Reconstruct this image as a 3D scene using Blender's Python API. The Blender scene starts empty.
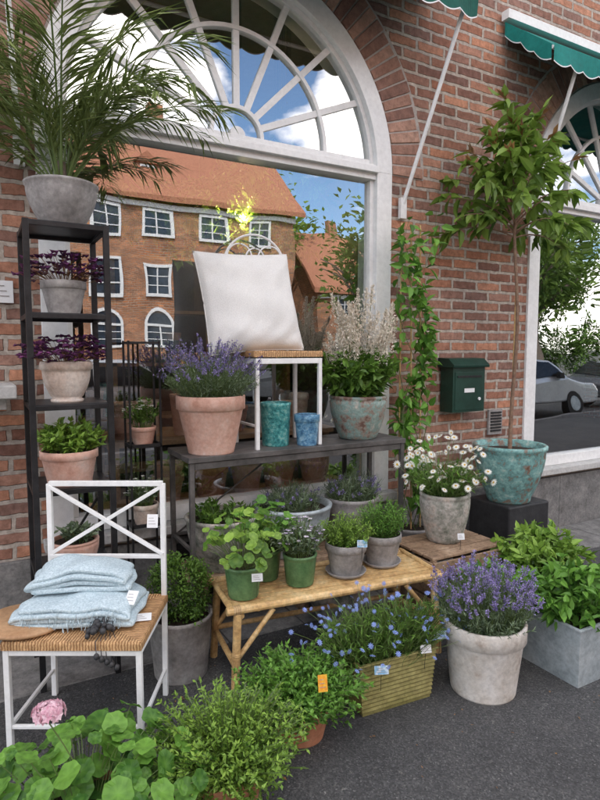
import bpy, math, random, time
import numpy as np
from mathutils import Vector
random.seed(7); rng=np.random.default_rng(7)
T0=time.time()
U=rng.uniform; pi=math.pi
# ------------------------------------------------------------ materials
def mk(name):
    m=bpy.data.materials.new(name); m.use_nodes=True
    return m,m.node_tree,m.node_tree.nodes['Principled BSDF']
def N(nt,t,**k):
    n=nt.nodes.new(t)
    for a,b in k.items(): setattr(n,a,b)
    return n
def ramp(nt,stops):
    r=N(nt,'ShaderNodeValToRGB'); e=r.color_ramp.elements
    while len(e)<len(stops): e.new(.5)
    for i,(p,c) in enumerate(stops):
        e[i].position=p; e[i].color=(c[0],c[1],c[2],1)
    return r
def coords(nt):
    tc=N(nt,'ShaderNodeTexCoord'); oi=N(nt,'ShaderNodeObjectInfo')
    mu=N(nt,'ShaderNodeMath',operation='MULTIPLY'); mu.inputs[1].default_value=37
    nt.links.new(oi.outputs['Random'],mu.inputs[0])
    return tc.outputs['Object'],mu.outputs[0]
def noise(nt,co,w,scale,detail=4,rough=.62):
    n=N(nt,'ShaderNodeTexNoise',noise_dimensions='4D')
    n.inputs['Scale'].default_value=scale; n.inputs['Detail'].default_value=detail; n.inputs['Roughness'].default_value=rough
    nt.links.new(co,n.inputs['Vector']); nt.links.new(w,n.inputs['W']); return n.outputs['Fac']
def bumpn(nt,h,b,strength,dist=.01):
    bn=N(nt,'ShaderNodeBump'); bn.inputs['Strength'].default_value=strength; bn.inputs['Distance'].default_value=dist
    nt.links.new(h,bn.inputs['Height']); nt.links.new(bn.outputs[0],b.inputs['Normal'])
def mult(nt,a,b_):
    mm=N(nt,'ShaderNodeMix',data_type='RGBA',blend_type='MULTIPLY'); mm.inputs[0].default_value=1; nt.links.new(a,mm.inputs[6]); nt.links.new(b_,mm.inputs[7]); return mm.outputs[2]
def surf(name,stops,scale=8,rough=.7,bump=.3,bscale=40,metal=0,dist=.004,spec=.4,grime=.18):
    m,nt,b=mk(name); co,w=coords(nt)
    f=noise(nt,co,w,scale,5,.68); r=ramp(nt,stops); nt.links.new(f,r.inputs[0])
    g=ramp(nt,[(.32,(1-grime,)*3),(.62,(1+grime*.4,)*3)]); nt.links.new(noise(nt,co,w,scale*6,3,.7),g.inputs[0])
    nt.links.new(mult(nt,r.outputs[0],g.outputs[0]),b.inputs['Base Color'])
    b.inputs['Roughness'].default_value=rough; b.inputs['Metallic'].default_value=metal
    b.inputs['Specular IOR Level'].default_value=spec
    if bump: bumpn(nt,noise(nt,co,w,bscale,3),b,bump,dist)
    return m
def two(a,b,lo=.35,hi=.65): return [(lo,a),(hi,b)]
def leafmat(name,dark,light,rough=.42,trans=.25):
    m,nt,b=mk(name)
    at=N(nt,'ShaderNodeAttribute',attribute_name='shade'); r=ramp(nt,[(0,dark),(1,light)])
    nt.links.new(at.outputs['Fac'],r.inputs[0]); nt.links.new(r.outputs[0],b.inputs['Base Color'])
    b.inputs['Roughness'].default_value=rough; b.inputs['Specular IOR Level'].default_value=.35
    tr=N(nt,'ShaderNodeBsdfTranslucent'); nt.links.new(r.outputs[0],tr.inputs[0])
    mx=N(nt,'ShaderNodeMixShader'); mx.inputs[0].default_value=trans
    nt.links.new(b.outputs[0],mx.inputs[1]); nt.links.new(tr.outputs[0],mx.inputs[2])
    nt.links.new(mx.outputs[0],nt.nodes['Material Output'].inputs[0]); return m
def brickmat(name,c1,c2,mort,bw=.25,rh=.077,ms=.013,distort=.012):
    m,nt,b=mk(name); L=nt.links
    tc=N(nt,'ShaderNodeTexCoord'); sp=N(nt,'ShaderNodeSeparateXYZ'); L.new(tc.outputs['Object'],sp.inputs[0])
    ad=N(nt,'ShaderNodeMath',operation='ADD'); L.new(sp.outputs[0],ad.inputs[0]); L.new(sp.outputs[1],ad.inputs[1])
    cb=N(nt,'ShaderNodeCombineXYZ'); L.new(ad.outputs[0],cb.inputs[0]); L.new(sp.outputs[2],cb.inputs[1])
    ns=N(nt,'ShaderNodeTexNoise'); ns.inputs['Scale'].default_value=14; ns.inputs['Detail'].default_value=3; L.new(tc.outputs['Object'],ns.inputs['Vector'])
    sb=N(nt,'ShaderNodeVectorMath',operation='SUBTRACT'); L.new(ns.outputs['Color'],sb.inputs[0]); sb.inputs[1].default_value=(.5,.5,.5)
    sc=N(nt,'ShaderNodeVectorMath',operation='SCALE'); L.new(sb.outputs[0],sc.inputs[0]); sc.inputs['Scale'].default_value=distort*1.7
    av=N(nt,'ShaderNodeVectorMath',operation='ADD'); L.new(cb.outputs[0],av.inputs[0]); L.new(sc.outputs[0],av.inputs[1])
    def bt(v,a,c,mo,off):
        t=N(nt,'ShaderNodeTexBrick'); L.new(v,t.inputs['Vector'])
        for k,x in (('Scale',1),('Mortar Size',ms),('Mortar Smooth',.25),('Bias',off),('Brick Width',bw),('Row Height',rh)): t.inputs[k].default_value=x
        t.inputs['Color1'].default_value=(*a,1); t.inputs['Color2'].default_value=(*c,1); t.inputs['Mortar'].default_value=(*mo,1); return t
    t=bt(av.outputs[0],c1,c2,mort,-.05)
    sh=N(nt,'ShaderNodeVectorMath',operation='ADD'); L.new(av.outputs[0],sh.inputs[0]); sh.inputs[1].default_value=(bw*31,rh*46,0)
    t2=bt(sh.outputs[0],(1.28,1.14,1.0),(.68,.75,.86),(1,1,1),0)
    n2=N(nt,'ShaderNodeTexNoise'); n2.inputs['Scale'].default_value=24; n2.inputs['Detail'].default_value=6; n2.inputs['Roughness'].default_value=.72; L.new(tc.outputs['Object'],n2.inputs['Vector'])
    n3=N(nt,'ShaderNodeTexNoise'); n3.inputs['Scale'].default_value=1.6; n3.inputs['Detail'].default_value=4; L.new(tc.outputs['Object'],n3.inputs['Vector'])
    r=ramp(nt,[(.3,(.58,.54,.52)),(.52,(1,1,1)),(.72,(1.4,1.42,1.45))]); L.new(n2.outputs[0],r.inputs[0])
    r2=ramp(nt,[(.3,(.72,.71,.71)),(.7,(1.18,1.14,1.1))]); L.new(n3.outputs[0],r2.inputs[0])
    o=mult(nt,mult(nt,mult(nt,t.outputs['Color'],r.outputs[0]),r2.outputs[0]),t2.outputs['Color'])
    L.new(o,b.inputs['Base Color']); b.inputs['Roughness'].default_value=.9; b.inputs['Specular IOR Level'].default_value=.2
    iv=N(nt,'ShaderNodeMath',operation='SUBTRACT'); iv.inputs[0].default_value=1; L.new(t.outputs['Fac'],iv.inputs[1])
    ml=N(nt,'ShaderNodeMath',operation='MULTIPLY_ADD'); L.new(n2.outputs[0],ml.inputs[0]); ml.inputs[1].default_value=.6; L.new(iv.outputs[0],ml.inputs[2])
    bumpn(nt,ml.outputs[0],b,1.,.014); return m

M={}
M['brick']=brickmat('old_brick',(.47,.265,.19),(.26,.135,.10),(.46,.41,.36))
M['brick_opp']=brickmat('orange_brick',(.50,.235,.12),(.38,.165,.085),(.42,.33,.26))
M['white']=surf('white_paint',two((.74,.74,.73),(.83,.83,.82)),6,.45,.15,60,grime=.08)
M['black']=surf('black_metal',two((.012,.012,.013),(.03,.03,.032)),10,.45,.1,60,metal=.3)
M['darktop']=surf('dark_tabletop',two((.05,.047,.045),(.12,.11,.105)),7,.5,.2,60)
M['terra']=surf('terracotta_washed',[(.32,(.46,.23,.16)),(.46,(.60,.35,.27)),(.58,(.66,.43,.35)),(.70,(.74,.60,.54))],9,.85,.3,60,grime=.12)
M['terra2']=surf('terracotta',two((.42,.17,.09),(.5,.24,.14)),9,.85,.25,60)
M['cream']=surf('cream_clay',[(.32,(.42,.30,.23)),(.48,(.62,.50,.42)),(.66,(.76,.69,.62))],10,.85,.3,60)
M['greyclay']=surf('grey_clay',[(.32,(.20,.19,.18)),(.5,(.32,.30,.29)),(.68,(.46,.44,.42))],8,.85,.35,50,grime=.22)
M['stonepot']=surf('mossy_stone',[(.34,(.10,.11,.08)),(.45,(.26,.26,.22)),(.55,(.42,.39,.35)),(.66,(.50,.40,.33)),(.74,(.6,.55,.5))],11,.9,.7,40,dist=.007,grime=.3)
M['whitepot']=surf('whitewashed_clay',[(.32,(.42,.34,.28)),(.42,(.60,.55,.49)),(.64,(.74,.71,.67))],8,.85,.35,50)
M['verdi']=surf('verdigris_glaze',[(.36,(.17,.09,.06)),(.43,(.24,.19,.15)),(.49,(.14,.30,.29)),(.59,(.26,.47,.44)),(.70,(.52,.58,.52))],12,.5,.6,30,dist=.007,grime=.25)
M['verdi2']=surf('bronze_glaze',[(.38,(.16,.09,.07)),(.46,(.28,.23,.19)),(.53,(.20,.31,.28)),(.60,(.34,.35,.31)),(.70,(.5,.44,.38))],13,.5,.6,30,dist=.007,grime=.25)
M['teal']=surf('teal_glaze',[(.38,(.03,.17,.18)),(.5,(.08,.34,.33)),(.62,(.26,.52,.48))],34,.3,.9,60,dist=.008)
M['blue']=surf('blue_glaze',[(.38,(.05,.14,.26)),(.5,(.12,.28,.44)),(.62,(.28,.46,.58))],34,.3,.9,60,dist=.008)
M['greenpot']=surf('green_glaze',two((.06,.13,.05),(.15,.26,.11)),12,.3,.1,30)
M['soil']=surf('soil',two((.02,.014,.01),(.06,.04,.028)),60,.95,.9,80,dist=.01)
M['zinc']=surf('zinc',[(.32,(.28,.32,.34)),(.5,(.42,.47,.49)),(.68,(.52,.56,.57))],7,.5,.15,30,metal=.3,grime=.22)
M['gold']=surf('brass_green_tin',two((.26,.24,.08),(.40,.36,.15)),8,.45,.2,40,metal=.3,grime=.35)
M['bamboo']=surf('bamboo',[(.32,(.36,.20,.08)),(.5,(.60,.39,.17)),(.68,(.74,.56,.30))],9,.45,.2,60,grime=.3)
M['crate']=surf('weathered_wood',[(.3,(.16,.10,.06)),(.55,(.33,.22,.14)),(.75,(.45,.34,.24))],9,.85,.4,50,grime=.35)
M['wood']=surf('light_wood',two((.36,.2,.1),(.5,.32,.18)),9,.6,.2,50)
M['stone']=surf('granite',[(.3,(.11,.105,.10)),(.5,(.19,.185,.18)),(.7,(.27,.26,.245))],11,.85,.4,70,grime=.3)
M['sill']=surf('sill_stone',two((.42,.42,.41),(.56,.55,.53)),9,.8,.3,60)
M['ground']=surf('ground_far',two((.06,.065,.05),(.10,.10,.08)),.3,.95,.3,4)
M['teal_cloth']=surf('teal_canvas',two((.0,.17,.15),(.01,.22,.19)),5,.8,.2,200)
M['green_cloth']=surf('dark_green_canvas',two((.0,.07,.05),(.005,.10,.075)),5,.8,.2,200)
M['box_black']=surf('black_stone',two((.015,.015,.017),(.035,.035,.037)),8,.6,.3,60)
M['mailgreen']=surf('dark_green_enamel',two((.006,.03,.02),(.012,.05,.035)),6,.35,.05,40)
M['room']=surf('room_plaster',two((.10,.085,.07),(.15,.13,.11)),3,.9,.1,30)
M['floorw']=surf('room_floor',two((.05,.03,.02),(.09,.06,.04)),6,.6,.1,30)
M['tile']=surf('roof_tiles',two((.36,.14,.08),(.48,.22,.13)),12,.9,.5,8,dist=.05)
M['card']=surf('paper_card',two((.72,.73,.74),(.8,.8,.8)),6,.7,0,grime=.02)
M['cardb']=surf('blue_card',two((.22,.45,.66),(.6,.7,.78),.45,.55),60,.6,0)
M['cardo']=surf('orange_card',two((.75,.22,.02),(.8,.5,.05)),60,.6,0)
M['rattan']=surf('rattan',two((.38,.25,.12),(.58,.42,.24)),60,.7,.5,80)
M['darkfruit']=surf('dark_iron',two((.02,.02,.022),(.06,.06,.065)),20,.5,.4,60)
M['bark']=surf('bark',[(.3,(.09,.07,.055)),(.6,(.20,.16,.13)),(.8,(.28,.24,.2))],30,.9,.7,60)
M['redbark']=surf('young_bark',two((.16,.09,.06),(.28,.18,.12)),30,.8,.5,60)
M['carpaint']=surf('car_paint',two((.10,.11,.12),(.14,.15,.16)),2,.25,0,metal=.5,grime=.02)
M['carsilver']=surf('car_silver',two((.5,.51,.52),(.58,.59,.6)),2,.25,0,metal=.5,grime=.02)
M['carglass']=surf('car_glass',two((.01,.012,.015),(.02,.022,.025)),2,.08,0)
M['rubber']=surf('rubber',two((.01,.01,.01),(.02,.02,.02)),9,.8,0)
M['amberglass']=surf('amber_glass',two((.45,.22,.06),(.6,.36,.14)),9,.15,0)
def asphaltmat():
    m,nt,b=mk('asphalt'); co,w=coords(nt); L=nt.links
    v=N(nt,'ShaderNodeTexVoronoi'); v.inputs['Scale'].default_value=170; L.new(co,v.inputs['Vector'])
    bwn=N(nt,'ShaderNodeRGBToBW'); L.new(v.outputs['Color'],bwn.inputs[0])
    r=ramp(nt,[(0,(.034,.034,.035)),(.45,(.060,.060,.061)),(.75,(.088,.088,.088)),(.93,(.14,.14,.138)),(1,(.28,.27,.26))]); L.new(bwn.outputs[0],r.inputs[0])
    g=ramp(nt,[(.3,(.66,.66,.67)),(.5,(1,1,1)),(.7,(1.35,1.32,1.27))]); L.new(noise(nt,co,w,1.7,7,.65),g.inputs[0])
    g2=ramp(nt,[(.64,(1,1,1)),(.72,(1.9,1.85,1.7))]); L.new(noise(nt,co,w,38,3,.5),g2.inputs[0])
    L.new(mult(nt,mult(nt,r.outputs[0],g.outputs[0]),g2.outputs[0]),b.inputs['Base Color']); b.inputs['Roughness'].default_value=.8; b.inputs['Specular IOR Level'].default_value=.35
    bumpn(nt,v.outputs['Distance'],b,.7,.004); return m
M['asphalt']=asphaltmat()
def wovenmat(name,a,c,scale=90,dirn='X'):
    m,nt,b=mk(name); L=nt.links; tc=N(nt,'ShaderNodeTexCoord')
    w=N(nt,'ShaderNodeTexWave',bands_direction=dirn); w.inputs['Scale'].default_value=scale/20; w.inputs['Distortion'].default_value=2.5; w.inputs['Detail'].default_value=3; w.inputs['Detail Scale'].default_value=3
    L.new(tc.outputs['Object'],w.inputs['Vector']); r=ramp(nt,[(.05,a),(.6,c)]); L.new(w.outputs['Fac'],r.inputs[0])
    n=N(nt,'ShaderNodeTexNoise'); n.inputs['Scale'].default_value=30; n.inputs['Detail'].default_value=5; L.new(tc.outputs['Object'],n.inputs['Vector']); g=ramp(nt,[(.3,(.7,.66,.6)),(.7,(1.2,1.2,1.2))]); L.new(n.outputs[0],g.inputs[0])
    L.new(mult(nt,r.outputs[0],g.outputs[0]),b.inputs['Base Color'])
    b.inputs['Roughness'].default_value=.7; bumpn(nt,w.outputs['Fac'],b,.8,.005); return m
M['rushX']=wovenmat('rush_weave',(.30,.15,.06),(.68,.42,.21),560,'X')
M['rushY']=wovenmat('rush_weave_cross',(.30,.15,.06),(.62,.37,.18),560,'Y')
def fabric(name,a,c,s=220):
    m,nt,b=mk(name); L=nt.links; co,w=coords(nt); n1=noise(nt,co,w,s,2); n2=noise(nt,co,w,5,2)
    r=ramp(nt,[(.3,a),(.7,c)]); L.new(n1,r.inputs[0]); g=ramp(nt,[(.3,(.95,.95,.95)),(.7,(1.03,1.03,1.03))]); L.new(n2,g.inputs[0])
    L.new(mult(nt,r.outputs[0],g.outputs[0]),b.inputs['Base Color']); b.inputs['Roughness'].default_value=.95
    b.inputs['Specular IOR Level'].default_value=.1; bumpn(nt,n1,b,.6,.003); return m
M['linen']=fabric('linen',(.64,.63,.61),(.80,.79,.765),230)
M['blanket']=fabric('blue_wool',(.34,.44,.49),(.60,.70,.74),150)
def glassmat(name,fac,waver=.02):
    m,nt,b=mk(name); L=nt.links; nt.nodes.remove(b)
    g=N(nt,'ShaderNodeBsdfGlossy'); g.inputs['Roughness'].default_value=0.0; g.inputs['Color'].default_value=(.95,.97,1,1)
    t=N(nt,'ShaderNodeBsdfTransparent'); t.inputs[0].default_value=(.92,.94,.93,1)
    tc=N(nt,'ShaderNodeTexCoord'); n=N(nt,'ShaderNodeTexNoise'); n.inputs['Scale'].default_value=1.6; n.inputs['Detail'].default_value=1; L.new(tc.outputs['Object'],n.inputs['Vector'])
    bn=N(nt,'ShaderNodeBump'); bn.inputs['Strength'].default_value=waver; bn.inputs['Distance'].default_value=.2; L.new(n.outputs[0],bn.inputs['Height']); L.new(bn.outputs[0],g.inputs['Normal'])
    mx=N(nt,'ShaderNodeMixShader'); mx.inputs[0].default_value=fac; L.new(t.outputs[0],mx.inputs[1]); L.new(g.outputs[0],mx.inputs[2])
    L.new(mx.outputs[0],nt.nodes['Material Output'].inputs[0]); return m
M['glass']=glassmat('shop_glass',.37,.02)
M['glass_opp']=surf('far_window_glass',two((.02,.03,.04),(.05,.07,.1)),3,.08,0)
m,nt,b=mk('bulb_glow'); b.inputs['Base Color'].default_value=(1,.6,.2,1); b.inputs['Emission Color'].default_value=(1,.50,.12,1); b.inputs['Emission Strength'].default_value=22; M['bulb']=m
m,nt,b=mk('voussoir_brick'); at=N(nt,'ShaderNodeAttribute',attribute_name='shade'); r=ramp(nt,[(0,(.21,.11,.085)),(.5,(.36,.20,.145)),(1,(.50,.31,.23))]); nt.links.new(at.outputs['Fac'],r.inputs[0])
co,w=coords(nt); n2=noise(nt,co,w,25,6,.7); r2=ramp(nt,[(.3,(.58,.56,.55)),(.7,(1.4,1.4,1.4))]); nt.links.new(n2,r2.inputs[0])
nt.links.new(mult(nt,r.outputs[0],r2.outputs[0]),b.inputs['Base Color']); b.inputs['Roughness'].default_value=.9; bumpn(nt,n2,b,.9,.012); M['vous']=m
M['mortar']=surf('mortar',two((.36,.32,.29),(.48,.43,.39)),30,.95,.5,90)
LM={}
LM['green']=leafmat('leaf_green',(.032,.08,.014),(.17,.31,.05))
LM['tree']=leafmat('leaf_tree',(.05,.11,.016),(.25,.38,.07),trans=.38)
LM['lime']=leafmat('leaf_lime',(.065,.155,.018),(.32,.50,.085))
LM['fresh']=leafmat('leaf_fresh',(.040,.125,.018),(.20,.41,.065))
LM['sage']=leafmat('leaf_sage',(.07,.11,.06),(.26,.34,.20))
LM['palm']=leafmat('leaf_palm',(.06,.10,.02),(.27,.34,.11))
LM['lav']=leafmat('petal_lavender',(.18,.14,.34),(.44,.37,.66))
LM['ox']=leafmat('leaf_oxalis',(.05,.012,.05),(.20,.06,.17))
LM['bronze']=leafmat('leaf_bronze',(.12,.06,.025),(.40,.22,.09))
LM['white']=leafmat('petal_white',(.62,.61,.55),(.85,.85,.80))
LM['cream']=leafmat('petal_cream',(.62,.54,.44),(.86,.80,.70))
LM['yellow']=leafmat('petal_yellow',(.6,.35,.02),(.75,.5,.03))
LM['blue']=leafmat('petal_blue',(.12,.20,.60),(.34,.44,.84))
LM['pink']=leafmat('petal_pink',(.70,.36,.46),(.85,.64,.70))
LM['stem']=leafmat('stem_green',(.05,.09,.025),(.18,.25,.08),trans=.05)
# ------------------------------------------------------------ mesh tools
def norm(a): return a/np.maximum(np.linalg.norm(a,axis=-1,keepdims=True),1e-9)
class MB:
    def __init__(s): s.v=[];s.f=[];s.m=[];s.s=[];s.n=0
    def add(s,v,f,mi=0,shade=.5):
        v=np.asarray(v,float).reshape(-1,3); n=len(v)
        for a in (f if isinstance(f,list) else [f]):
            a=np.asarray(a)+s.n; s.f.extend(a.tolist() if a.ndim==2 else [a.tolist()]); s.m.extend([mi]*(len(a) if a.ndim==2 else 1))
        s.v.append(v); s.s.append(np.broadcast_to(np.asarray(shade,float),(n,)).copy()); s.n+=n
def root(name,loc=(0,0,0),rz=0):
    e=bpy.data.objects.new(name,None); e.empty_display_size=.1; e.location=loc; e.rotation_euler=(0,0,rz)
    bpy.context.scene.collection.objects.link(e); return e
def build(mb,name,mats,parent=None,smooth=False,bevel=0,loc=(0,0,0),rot=(0,0,0)):
    me=bpy.data.meshes.new(name); me.from_pydata(np.concatenate(mb.v).tolist(),[],mb.f)
    for mt in mats: me.materials.append(mt)
    me.polygons.foreach_set('material_index',mb.m)
    at=me.attributes.new('shade','FLOAT','POINT'); at.data.foreach_set('value',np.concatenate(mb.s).astype(np.float32))
    if smooth: me.polygons.foreach_set('use_smooth',[True]*len(me.polygons))
    me.update(); o=bpy.data.objects.new(name,me); bpy.context.scene.collection.objects.link(o)
    o.location=loc; o.rotation_euler=rot
    if parent: o.parent=parent
    if bevel:
        bm=o.modifiers.new('bevel','BEVEL'); bm.width=bevel; bm.segments=2; bm.limit_method='ANGLE'
    return o
def fixn(o):
    import bmesh
    bm=bmesh.new(); bm.from_mesh(o.data); bmesh.ops.recalc_face_normals(bm,faces=bm.faces); bm.to_mesh(o.data); bm.free(); return o
def box(mb,c,s,mi=0,shade=.5,rz=0,taper=1.0):
    v=np.array([[x,y,z] for z in(-.5,.5) for y in(-.5,.5) for x in(-.5,.5)])*np.array(s,float)
    v[:4,:2]*=taper
    if rz: c_,s_=math.cos(rz),math.sin(rz); v=np.stack([v[:,0]*c_-v[:,1]*s_,v[:,0]*s_+v[:,1]*c_,v[:,2]],1)
    mb.add(v+np.array(c,float),np.array([[0,2,3,1],[4,5,7,6],[0,1,5,4],[2,6,7,3],[0,4,6,2],[1,3,7,5]]),mi,shade)
def bx(mb,x0,x1,y0,y1,z0,z1,mi=0,shade=.5): box(mb,((x0+x1)/2,(y0+y1)/2,(z0+z1)/2),(x1-x0,y1-y0,z1-z0),mi,shade)
def tubes(mb,P,R,S=3,mi=0,shade=.5,caps=False,phase=0.,asp=1.):
    P=np.asarray(P,float)
    if P.ndim==2: P=P[None]
    n,K,_=P.shape; T=norm(np.gradient(P,axis=1)); mt=norm(T.mean(1))
    ref=np.where(np.abs(mt[:,2:3])>.8,np.array([[1.,0,0]]),np.array([[0,0,1.]]))[:,None,:]
    u=norm(np.cross(T,ref)); v=np.cross(T,u)
    R=np.broadcast_to(np.asarray(R,float),(n,K))[...,None,None]
    a=np.arange(S)/S*2*pi+phase
    V=P[:,:,None,:]+R*(np.cos(a)[:,None]*u[:,:,None,:]*asp+np.sin(a)[:,None]*v[:,:,None,:])
    b=(np.arange(n)[:,None,None]*K+np.arange(K-1)[None,:,None])*S; s0=np.arange(S)[None,None,:]; s1=(s0+1)%S
    F=np.stack([b+s0,b+s1,b+S+s1,b+S+s0],-1).reshape(-1,4)
    sh=np.repeat(np.broadcast_to(np.asarray(shade,float).reshape(-1,1),(n,1)) if np.ndim(shade) else np.full((n,1),shade),K*S,1).reshape(-1)
    fl=[F]
    if caps:
        for i in range(n): fl+= [np.arange(S)[::-1]+i*K*S, np.arange(S)+i*K*S+(K-1)*S]
    mb.add(V,fl,mi,sh)
def bar(mb,a,b,w,h=None,mi=0):
    h=h or w; a=np.array(a,float); b=np.array(b,float)
    tubes(mb,np.stack([a,b]),h/math.sqrt(2),4,mi,caps=True,phase=pi/4,asp=w/h)
def rod(mb,a,b,r,mi=0,S=10): tubes(mb,np.stack([np.array(a,float),np.array(b,float)]),r,S,mi,caps=True)
def lathe(mb,prof,S=40,mi=0,c=(0,0,0)):
    p=np.array(prof,float); a=np.arange(S)/S*2*pi; K=len(p)
    V=np.stack([p[:,0:1]*np.cos(a),p[:,0:1]*np.sin(a),np.broadcast_to(p[:,1:2],(K,S))],-1)+np.array(c,float)
    b=np.arange(K-1)[:,None]*S; s0=np.arange(S)[None]; s1=(s0+1)%S
    mb.add(V,np.stack([b+s0,b+s1,b+S+s1,b+S+s0],-1).reshape(-1,4),mi)
def leaves(mb,P,D,L,W,mi=0,shade=.5,fold=.12,droop=.15,up=None):
    n=len(P); D=norm(D); L=np.broadcast_to(L,(n,))[:,None]; W=np.broadcast_to(W,(n,))[:,None]
    if up is None: up=np.array([0,0,1.])+rng.normal(0,.45,(n,3))
    s=norm(np.cross(D,up)); nn=np.cross(s,D)
    mid=P+D*L*.5-nn*W*fold*1.5; l=P+D*L*.42+s*W*.5+nn*W*fold; r=P+D*L*.42-s*W*.5+nn*W*fold; tip=P+D*L-nn*L*droop
    V=np.stack([P,l,mid,r,tip],1).reshape(-1,3); b=np.arange(n)*5
    F=np.concatenate([np.stack([b,b+2,b+4,b+1],1),np.stack([b,b+3,b+4,b+2],1)])
    mb.add(V,F,mi,np.repeat(np.clip(np.broadcast_to(shade,(n,)),0,1),5))
def bigleaves(mb,P,D,L,W,mi=0,shade=.5,fold=.14,droop=.25):
    n=len(P); D=norm(D); L=np.broadcast_to(L,(n,))[:,None]; W=np.broadcast_to(W,(n,))[:,None]
    up=np.array([0,0,1.])+rng.normal(0,.4,(n,3)); s=norm(np.cross(D,up)); nn=np.cross(s,D)
    def pt(t,w,k): return P+D*L*t+s*W*w+nn*(W*k-L*droop*t*t)
    V=np.stack([P,pt(.28,.42,fold),pt(.28,0,-fold*.6),pt(.28,-.42,fold),pt(.62,.38,fold),pt(.62,0,-fold*.6),pt(.62,-.38,fold),pt(1.,0,0)],1).reshape(-1,3); b=np.arange(n)*8
    F=[np.stack([b,b+2,b+1],1),np.stack([b,b+3,b+2],1),np.stack([b+4,b+5,b+7],1),np.stack([b+5,b+6,b+7],1)]
    F4=[np.stack([b+1,b+2,b+5,b+4],1),np.stack([b+2,b+3,b+6,b+5],1)]
    sh=np.broadcast_to(shade,(n,))[:,None]+np.array([0,-.03,.14,-.03,0,.12,0,.05])[None]
    mb.add(V,F+F4,mi,np.clip(sh,0,1).reshape(-1))
def rdir(n): return norm(rng.normal(0,1,(n,3)))
def stems(n,r0,spread,h,hv=.25,bend=.5,K=6,sq=1.0):
    a=U(0,2*pi,n); rr=np.sqrt(U(0,1,n)); out=np.stack([np.cos(a),np.sin(a)*sq,0*a],1)
    base=out*(rr*r0)[:,None]; H=h*(1-hv*U(0,1,n))*(1-.35*rr**2)
    t=np.linspace(0,1,K)[None,:,None]
    P=base[:,None,:]+out[:,None,:]*(rr*spread)[:,None,None]*(t*(1-bend)+bend*t**2)+np.array([0,0,1.])*(H[:,None,None]*(t*(1+.25*bend)-.25*bend*t**2))
    P=P+np.cumsum(rng.normal(0,.012*h,(n,K,3)),1)*(t>0); return P,out,rr
def along(P,m,t0,t1):
    n,K,_=P.shape; t=U(t0,t1,(n,m)); x=t*(K-1); i=np.minimum(x.astype(int),K-2); f=(x-i)[...,None]
    A=P[np.arange(n)[:,None],i]; B=P[np.arange(n)[:,None],i+1]
    return (A*(1-f)+B*f).reshape(-1,3),norm(B-A).reshape(-1,3),t.reshape(-1)
def sprigs(mb,n,r0,spread,h,m,L,W,mi=0,smi=None,t0=.25,z0=0,bend=.5,c=(0,0,0),rs=.0018,outw=.9,hv=.3,sq=1.,droop=.15):
    P,out,rr=stems(n,r0,spread,h,hv,bend,sq=sq); P=P+np.array(c,float)
    if smi is not None: tubes(mb,P,rs,3,smi,.4)
    Q,T,t=along(P,m,t0,1.); D=T*.6+rdir(len(Q))*outw+np.array([0,0,.25])
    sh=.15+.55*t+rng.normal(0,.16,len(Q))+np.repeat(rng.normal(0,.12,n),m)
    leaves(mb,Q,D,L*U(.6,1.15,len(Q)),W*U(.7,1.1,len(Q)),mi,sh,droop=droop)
    return P
def clumps(mb,n,nc,rad,cr,L,W,mi=0,c=(0,0,0),shell=.75):
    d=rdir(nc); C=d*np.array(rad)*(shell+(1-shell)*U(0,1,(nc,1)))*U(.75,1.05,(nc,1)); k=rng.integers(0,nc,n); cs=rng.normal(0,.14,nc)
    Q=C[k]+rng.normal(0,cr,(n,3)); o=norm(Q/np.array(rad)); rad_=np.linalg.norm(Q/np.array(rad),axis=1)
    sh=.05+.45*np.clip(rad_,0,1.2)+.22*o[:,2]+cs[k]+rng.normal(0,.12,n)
    leaves(mb,Q+np.array(c,float),o*.7+rdir(n)*.9+np.array([0,0,.2]),L*U(.6,1.2,n),W*U(.7,1.1,n),mi,sh)
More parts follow.
